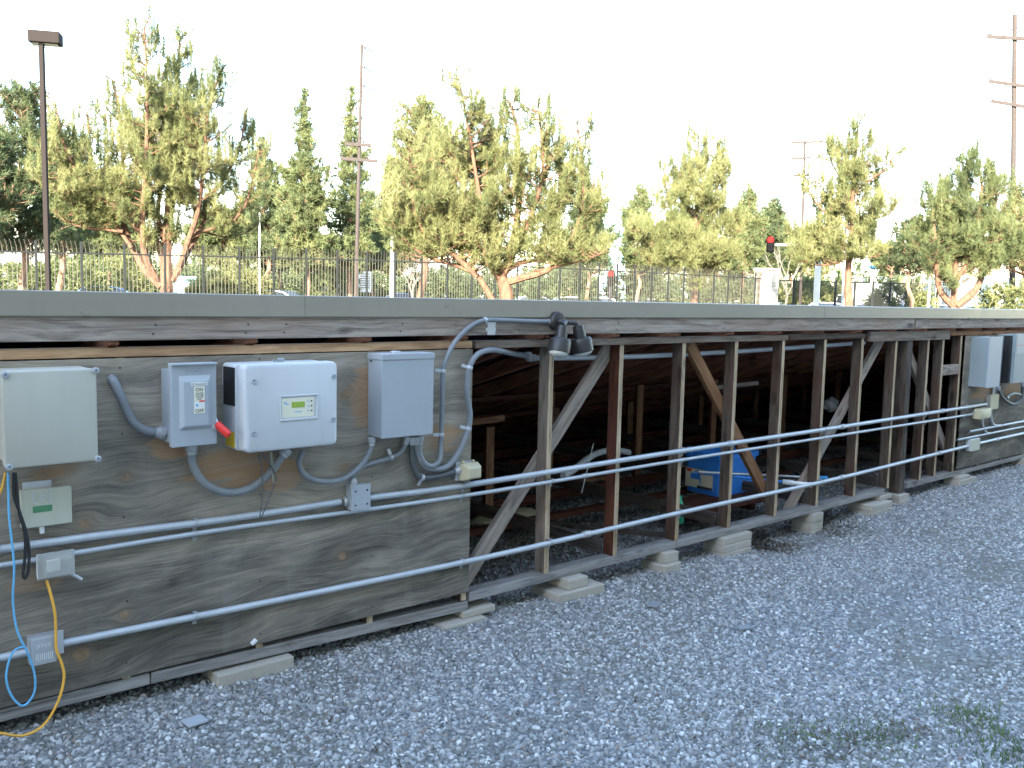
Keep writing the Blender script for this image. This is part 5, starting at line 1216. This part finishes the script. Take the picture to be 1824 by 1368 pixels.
pine(660, 72, 'dark pine filling the gap right of the tall utility pole', ptop=345, crown_bot=480, width=2.0, style='cone', leafm='leafdark', barkm='barkbrown', seed=74, pitch=.22, size=.34, wid=.026, K=12)
pine(755, 40, 'yellow green pine merging with the left side of the round pine', ptop=185, crown_bot=470, width=2.3, style='open', leafm='leafyel', barkm='barkred', seed=75, pitch=.15, size=.2, wid=.015, K=11, prof=[(0, .8), (.4, .95), (.75, .7), (1, .2)])
pine(500, 90, 'far dark pine low between two conical pines', ptop=400, crown_bot=485, width=3.2, style='open', leafm='leafdark', barkm='barkbrown', seed=76, pitch=.3, size=.42, wid=.034, K=12)
pine(400, 80, 'far green pine behind the right limbs of the largest pine', ptop=395, crown_bot=480, width=3.6, style='open', leafm='leafmid', barkm='barkbrown', seed=77, pitch=.28, size=.38, wid=.032, K=12)
pine(190, 80, 'far green pine behind the left limbs of the largest pine', ptop=320, crown_bot=480, width=3.8, style='open', leafm='leafmid', barkm='barkbrown', seed=78, pitch=.28, size=.38, wid=.032, K=12)
# background pines on the right
bgt = [(1048, 70, 325, 2.0, 'leafdark', 'dark pine right of the round pine, top showing beside its crown'), (1138, 75, 330, 1.9, 'leafmid', 'slim grey green pine left of the wide pointed pine'),
       (1328, 78, 332, 1.8, 'leafmid', 'mid green pine left of the red signal'), (1376, 85, 355, 1.9, 'leafdark', 'dark bushy pine behind the red signal'),
       (1460, 75, 430, 2.2, 'leafyel', 'low yellow green pine left of the sparse pine trunk'), (1625, 58, 388, 1.8, 'leafdark', 'low dark pine between the two right hand pines'),
       (1590, 80, 455, 2.4, 'leafmid', 'far low pine right of the sparse pine'), (1835, 50, 340, 2.6, 'leafyel', 'pine cut by the right border'), (1775, 85, 430, 2.4, 'leafdark', 'dark far pine behind the forked pine'),
       (700, 85, 400, 3.4, 'leafmid', 'far pine behind the pale steel pole'), (1180, 85, 430, 2.6, 'leafdark', 'far dark pine behind the wide pointed pine'), (1015, 85, 420, 2.4, 'leafmid', 'far pine behind the round pine crown'),
       (1410, 95, 430, 3.0, 'leafmid', 'far low pine right of the block pillar'), (1280, 95, 440, 2.6, 'leafyel', 'far yellow green pine left of the block pillar'), (590, 100, 440, 3.0, 'leafmid', 'far pine low between conical pines'), (1700, 95, 440, 3.5, 'leafdark', 'far low pine behind the V shaped trunks')]
for i, (px, ds, pt_, wd, lf, lab) in enumerate(bgt):
    pine(px, ds, lab, ptop=pt_, crown_bot=492, width=wd, style='open', leafm=lf, barkm='barkbrown', seed=100 + i, pitch=.2 * ds / 62, size=.27 * ds / 62, wid=.023 * ds / 62, K=11)
# bare pale tree
def baretree(px, dist, ptop, label, seed, spread=1.0):
    rnd = random.Random(seed); x_, y_ = far(px, dist); g_ = gh(x_, y_); H = zat(px, ptop, x_, y_) - g_; m = MB()
    o = thing('bare_tree', (x_, y_, g_), label, 'tree', None)
    def br(p, d, L, r, l):
        q = p + d * L; m.tube([p, p.lerp(q, .5) + Vector((rnd.gauss(0, .04), rnd.gauss(0, .04), 0)) * L, q], [r, r * .8, r * .6], 5, False)
        if l < 5:
            for k in range(2 if l else 4):
                dd = (d + Vector((rnd.gauss(0, .32 * spread), rnd.gauss(0, .32 * spread), rnd.uniform(0, .3)))).normalized(); br(q, dd, L * rnd.uniform(.6, .85), r * .6, l + 1)
    br(Vector((x_, y_, g_ - .1)), Vector((0, 0, 1)), H * .26, .12, 0); obj('trunk', m, M['barkpale'], o, smooth=True)
baretree(1402, 70, 392, 'leafless pale tree with upright branches right of the block pillar', 3, .8)
baretree(1618, 66, 430, 'leafless thin tree right of the sparse pine', 5, 1.2)
baretree(735, 62, 440, 'leafless twiggy tree seen through the fence', 9, 1.2)

# ------------------------------------------------------------------ shrubs behind the fence
def shrub(px, dist, ptop, wd, lf, label, seed):
    r_ = np.random.default_rng(seed); x_, y_ = far(px, dist); g_ = gh(x_, y_); H = max(.8, zat(px, ptop, x_, y_) - g_)
    o = thing('shrub', (x_, y_, g_), label, 'shrub', 'shrubs behind the fence'); n = 900
    u = r_.normal(0, 1, (n, 3)); u /= np.linalg.norm(u, axis=1, keepdims=True); rad = r_.uniform(.35, 1, (n, 1)) ** .5
    lump = 1 + .25 * np.sin(u[:, :1] * 5 + seed) * np.cos(u[:, 1:2] * 4)
    p = u * rad * lump * np.array([wd, wd, H * .52]) + np.array([x_, y_, g_ + H * .5]); global rng; rng = r_
    V = needles(p, u, dist * .0055, 8, dist * .0006) - np.array([x_, y_, g_])
    me = bpy.data.meshes.new('foliage'); me.vertices.add(len(V)); me.vertices.foreach_set('co', V.ravel().astype(np.float32)); me.loops.add(len(V)); me.loops.foreach_set('vertex_index', np.arange(len(V), dtype=np.int32)); me.polygons.add(len(V) // 3)
    me.polygons.foreach_set('loop_start', np.arange(0, len(V), 3, dtype=np.int32)); me.update(calc_edges=True); link('foliage', me, M[lf], o)
    m = MB(); m.tube([(x_, y_, g_ - .1), (x_ + .1, y_, g_ + H * .6)], [.09, .03], 6, False); obj('trunk', m, M['barkbrown'], o)
for i, (px, ds, pt_, wd, lf, lab) in enumerate(((30, 60, 470, 2.2, 'leafmid', 'shrub at the left border behind the fence'), (120, 58, 462, 2.6, 'leafmid', 'shrub right of the lamp post behind the fence'), (205, 62, 465, 2.4, 'leafyel', 'pale shrub left of the largest pine trunk'),
        (385, 60, 490, 1.6, 'leafyel', 'bright low shrub right of the largest pine trunk'), (425, 62, 478, 2.0, 'leafyel', 'yellow green shrub under the small conical pine'), (590, 70, 480, 2.2, 'leafmid', 'green shrub between conical pine trunks'),
        (780, 74, 478, 2.6, 'leafdark', 'dark shrub before the white windowed building'), (1000, 72, 480, 3.0, 'leafdark', 'dark shrub under the round pine right side'), (1140, 78, 482, 3.0, 'leafdark', 'dark shrub left of the wide pointed pine trunk'),
        (1300, 80, 495, 2.6, 'leafdark', 'dark shrub left of the block pillar'), (1445, 80, 500, 2.4, 'leafyel', 'yellow green shrub right of the block pillar'), (1600, 66, 505, 2.0, 'leafyel', 'bright shrub right of the white truck'), (1805, 46, 505, 1.6, 'leafyel', 'bright shrub at the right border'))):
    shrub(px, ds, pt_, wd, lf, lab, 300 + i)

rng = np.random.default_rng(900); bp_, bd_ = [], []
for i in range(260):
    pxx = -60 + 1960 * i / 260 + random.uniform(-8, 8); ds = random.uniform(105, 135); xx, yy = far(pxx, ds); hh_ = (2.2 + 2.6 * random.random() ** 1.5 + 1.4 * math.sin(i * .37) ** 2) * 1.25; rw = random.uniform(1.2, 2.2)
    u = rng.normal(0, 1, (95, 3)); u /= np.linalg.norm(u, axis=1, keepdims=True)
    bp_.append(u * rng.uniform(.5, 1, (95, 1)) * np.array([rw, rw, hh_ * .52]) + np.array([xx, yy, .45 + hh_ * .5])); bd_.append(u)
V = needles(np.concatenate(bp_), np.concatenate(bd_), .62, 7, .085); me = bpy.data.meshes.new('distant_trees'); me.vertices.add(len(V)); me.vertices.foreach_set('co', V.ravel().astype(np.float32)); me.loops.add(len(V)); me.loops.foreach_set('vertex_index', np.arange(len(V), dtype=np.int32)); me.polygons.add(len(V) // 3)
me.polygons.foreach_set('loop_start', np.arange(0, len(V), 3, dtype=np.int32)); me.update(calc_edges=True); tag(link('distant_trees', me, M['leafdark']), 'far belt of low trees and bushes across the street', 'trees', None, 'stuff')

# ------------------------------------------------------------------ buildings far behind
def frame_at(px, dist):
    x_, y_ = far(px, dist); d = ray(px, 520); d.z = 0; d.normalize(); return Vector((x_, y_, .45)), Vector((d.y, -d.x, 0)), d
def building(px0, px1, ptop, dist, mat, label, rows=2, cols=8, dep=12, win='bglass', wall_only=False, pb=None, frm=None):
    pc = (px0 + px1) / 2; c, rt, d = frame_at(pc, dist); k = dist * math.cos(math.atan((pc - CX) / FPX)) / FPX; hw = (px1 - px0) / 2 * k; H = zat(pc, ptop, c.x, c.y) - .45
    o = thing('building', c, label, 'building')
    def q(a, b, z): return c + rt * a + d * b + Vector((0, 0, z))
    def blk(a0, a1, b0, b1, z0, z1):
        m = MB(); m.add([q(a, b, z) for z in (z0, z1) for a, b in ((a0, b0), (a1, b0), (a1, b1), (a0, b1))], [(3, 2, 1, 0), (4, 5, 6, 7), (0, 1, 5, 4), (1, 2, 6, 5), (2, 3, 7, 6), (3, 0, 4, 7)]); return m
    obj('wall', blk(-hw, hw, 0, dep, -.3, H), M[mat], o); obj('roof', blk(-hw - .15, hw + .15, -.15, dep + .15, H + .003, H + .25), M[frm or mat], o)
    if not wall_only:
        cw = 2 * hw / cols; rh = (H - .4) / rows
        for r_ in range(rows):
            for c_ in range(cols):
                a0 = -hw + cw * (c_ + .12); z0 = .3 + rh * (r_ + .18); w_ = obj('window', blk(a0, a0 + cw * .76, -.03, -.003, z0, z0 + rh * .66), M['bwhite'], o)
                obj('pane', blk(a0 + .08, a0 + cw * .76 - .08, -.045, -.032, z0 + .08, z0 + rh * .66 - .08), M[win], w_)
    return o
building(-30, 76, 452, 95, 'bwhite', 'low white building with dark windows at the left border', 1, 5)
building(700, 925, 466, 120, 'bwhite', 'white office building with rows of windows seen through the centre fence', 4, 14)
building(1066, 1114, 400, 100, 'bteal', 'tall teal glass building right of the round pine', 8, 5, win='bteal')
building(1205, 1345, 482, 120, 'bwhite', 'white building with windows left of the block pillar', 2, 8)
building(1535, 1600, 478, 130, 'bwhite', 'white flat roofed building right of the sparse pine', 1, 5)
building(1650, 1860, 474, 70, 'btan', 'tan stucco building at the right behind the forked pine', 1, 7)
building(300, 345, 498, 70, 'bteal', 'small pale green shed behind the largest pine trunk', 1, 2, 5)
building(560, 620, 480, 100, 'bwhite', 'small white building low between the conical pines', 1, 3)
# blue and white sign panel
c, rt, d = frame_at(1553, 100); o = thing('sign_panel', c, 'blue and white elevated sign between the right hand pines', 'sign')
z_ = zat(1553, 474, c.x, c.y); k = 100 / FPX * .93
def quadbox(a0, a1, z0, z1, b0, b1):
    m = MB(); m.add([c + rt * a + d * b + Vector((0, 0, z - .45)) for z in (z0, z1) for a, b in ((a0, b0), (a1, b0), (a1, b1), (a0, b1))], [(3, 2, 1, 0), (4, 5, 6, 7), (0, 1, 5, 4), (1, 2, 6, 5), (2, 3, 7, 6), (3, 0, 4, 7)]); return m
obj('panel', quadbox(-18 * k, 18 * k, z_ - 7 * k, z_ + 10 * k, 0, .3), M['bwhite'], o); obj('stripe', quadbox(-17 * k, 17 * k, z_ - 5 * k, z_ + 1 * k, -.03, -.002), M['bluegrip'], o); obj('post', quadbox(-.2, .2, .4, z_ - 7 * k, .05, .25), M['whitepole'], o)
# white sign board by the utility pole
c, rt, d = frame_at(650, 70); o = thing('sign_panel', c, 'white notice board with rows of text right of the utility pole base', 'sign'); k = 70 / FPX
z_ = zat(650, 502, c.x, c.y); obj('panel', quadbox(-11 * k, 11 * k, z_ - 18 * k, z_ + 18 * k, 0, .15), M['offwhite'], o)
m = MB()
for i in range(7):
    q = quadbox(-9 * k, 9 * k, z_ + (13 - i * 4) * k, z_ + (14.6 - i * 4) * k, -.02, -.002); m.add(q.v, q.f)
obj('text_rows', m, M['flexdark'], o)

# ------------------------------------------------------------------ vehicles
def car(px, dist, col, label, turn=0.0, kind='car', H=1.46):
    c, rt, d = frame_at(px, dist); o = thing('parked_' + kind, c, label, kind, 'vehicles parked behind the fence')
    ca, sa = math.cos(turn), math.sin(turn); fx = rt * ca + d * sa; fy = d * ca - rt * sa
    prof = [(-2.2, .35), (-2.22, .72), (-2.05, .92), (-1.45, .98), (-.85, 1.40), (-.3, H), (.7, H - .01), (1.25, 1.36), (1.85, 1.0), (2.15, .93), (2.22, .6), (2.18, .35)] if kind == 'car' else \
           [(-2.9, .4), (-2.95, 1.1), (-2.4, 1.3), (-2.2, 2.1), (-1.6, 2.2), (-1.55, 3.0), (2.9, 3.0), (2.95, .5)]
    m = MB(); n = len(prof)
    def q(a, b, z): return c + fx * a + fy * b + Vector((0, 0, z))
    vs = []
    for s_ in (-1, 1):
        for (a, z) in prof: vs.append(q(a, s_ * (.88 if z < 1.0 or kind != 'car' else .88 - (z - 1.0) * .45), z))
    m.add(vs, [tuple(range(n)), tuple(range(n, 2 * n))[::-1]] + [(k, k + n, (k + 1) % n + n, (k + 1) % n) for k in range(n)])
    obj('body', m, col, o, bevel=.05)
    if kind == 'car':
        for s_ in (-1, 1):
            m = MB(); m.add([q(a, s_ * ((.88 - (z - 1.0) * .45) + .006), z) for a, z in ((-1.3, 1.02), (-.8, 1.34), (-.28, 1.40), (.68, 1.39), (1.15, 1.30), (1.6, 1.03))], [(0, 1, 2, 3, 4, 5)]); obj('side_window', m, M['carglass'], o)
        m = MB(); m.add([q(-1.40, -.76, 1.01), q(-1.40, .76, 1.01), q(-.90, .66, 1.375), q(-.90, -.66, 1.375)], [(0, 1, 2, 3)]); obj('windscreen', m, M['carglass'], o)
        for s_ in (-1, 1): m = MB(); m.lathe([(.09, 0), (.07, .03)], q(-2.19, s_ * .6, .72), -fx, 10); obj('headlight', m, M['lens'], o)
    else:
        m = MB(); m.add([q(-2.42, -.7, 1.35), q(-2.42, .7, 1.35), q(-2.24, .7, 2.02), q(-2.24, -.7, 2.02)], [(0, 1, 2, 3)]); obj('windscreen', m, M['carglass'], o)
    for a in (-1.4, 1.35):
        for s_ in (-1, 1):
            cc = q(a, s_ * .80, .33); m = MB(); m.lathe([(.24, -.09), (.33, -.08), (.33, .08), (.24, .09)], cc, fy, 14); w_ = obj('wheel', m, M['tyre'], o); m = MB(); m.lathe([(.2, -.1), (.05, -.11)], cc, fy * -s_, 10); obj('rim', m, M['steel'], w_)
cw = plain('white_car_paint', (.72, .73, .75), .25, 0, .03, 1, 0); cb = plain('light_blue_car_paint', (.22, .36, .55), .25, 0, .03, 1, 0); cdk = plain('dark_car_paint', (.03, .035, .045), .2, 0, .05, 1, 0); csl = plain('silver_car_paint', (.45, .47, .5), .25, .3, .03, 1, 0)
for px, ds, c_, lab, tn in ((115, 66, cb, 'light blue car right of the lamp post behind the fence', .3), (175, 60, cb, 'pale blue car nearer the largest pine trunk', .1), (22, 70, cdk, 'dark car at the left border behind the fence', 0),
        (345, 72, csl, 'silver car just right of the largest pine trunk', .2), (470, 66, cw, 'white car between the largest pine and the conical pine', .1), (500, 74, cdk, 'dark car under the conical pines', 0), (715, 76, cb, 'blue car at the foot of the pale steel pole', 0),
        (765, 80, csl, 'silver car before the white office building', .2), (945, 78, csl, 'silver car right of the round pine trunk', .2), (1012, 72, cw, 'white car behind the fence under the round pine', .25), (1065, 74, cw, 'white car left of the low red signal', .1),
        (1150, 78, csl, 'silver car right of the teal building', .1), (1262, 82, cb, 'blue car behind the fence right of the pointed pine trunk', .1), (1320, 80, cw, 'white car just left of the block pillar', .2), (1410, 84, cdk, 'dark car just right of the block pillar', .2), (1468, 70, cw, 'white rounded car left of the sparse pine trunk', .1),
        (1545, 76, csl, 'silver car below the white truck', .2), (1585, 74, cb, 'pale blue car right of the white truck', .1), (1625, 78, cw, 'white car behind the low dark pine', 0), (1680, 70, csl, 'silver car left of the V shaped trunks', .1), (1745, 68, cb, 'blue car right of the V shaped trunks', .1)):
    car(px, ds, c_, lab, tn, H=1.46)
car(1548, 78, cw, 'white box truck right of the sparse pine trunk', .5, 'truck')

# ------------------------------------------------------------------ the building whose shade covers the yard (behind the viewer)
o = thing('building', (5, -13, 0), 'long beige stucco building outside the picture shading the yard', 'building')
m = MB(); m.box((-60, -30, -.1), (34, -10.5, 14.3)); obj('wall', m, M['stucco'], o)
m = MB(); m.box((-60.3, -30.3, 14.303), (34.3, -10.2, 14.6)); obj('roof', m, M['cap'], o)
for k in range(36):
    x_ = -56 + (k % 18) * 4.7; z_ = 3.4 if k < 18 else 8.2; m = MB(); m.box((x_, -10.499, z_), (x_ + 2.6, -10.44, z_ + 1.9)); w_ = obj('window', m, M['bwhite'], o); m = MB(); m.box((x_ + .1, -10.439, z_ + .1), (x_ + 2.5, -10.42, z_ + 1.8)); obj('pane', m, M['bglass'], w_)
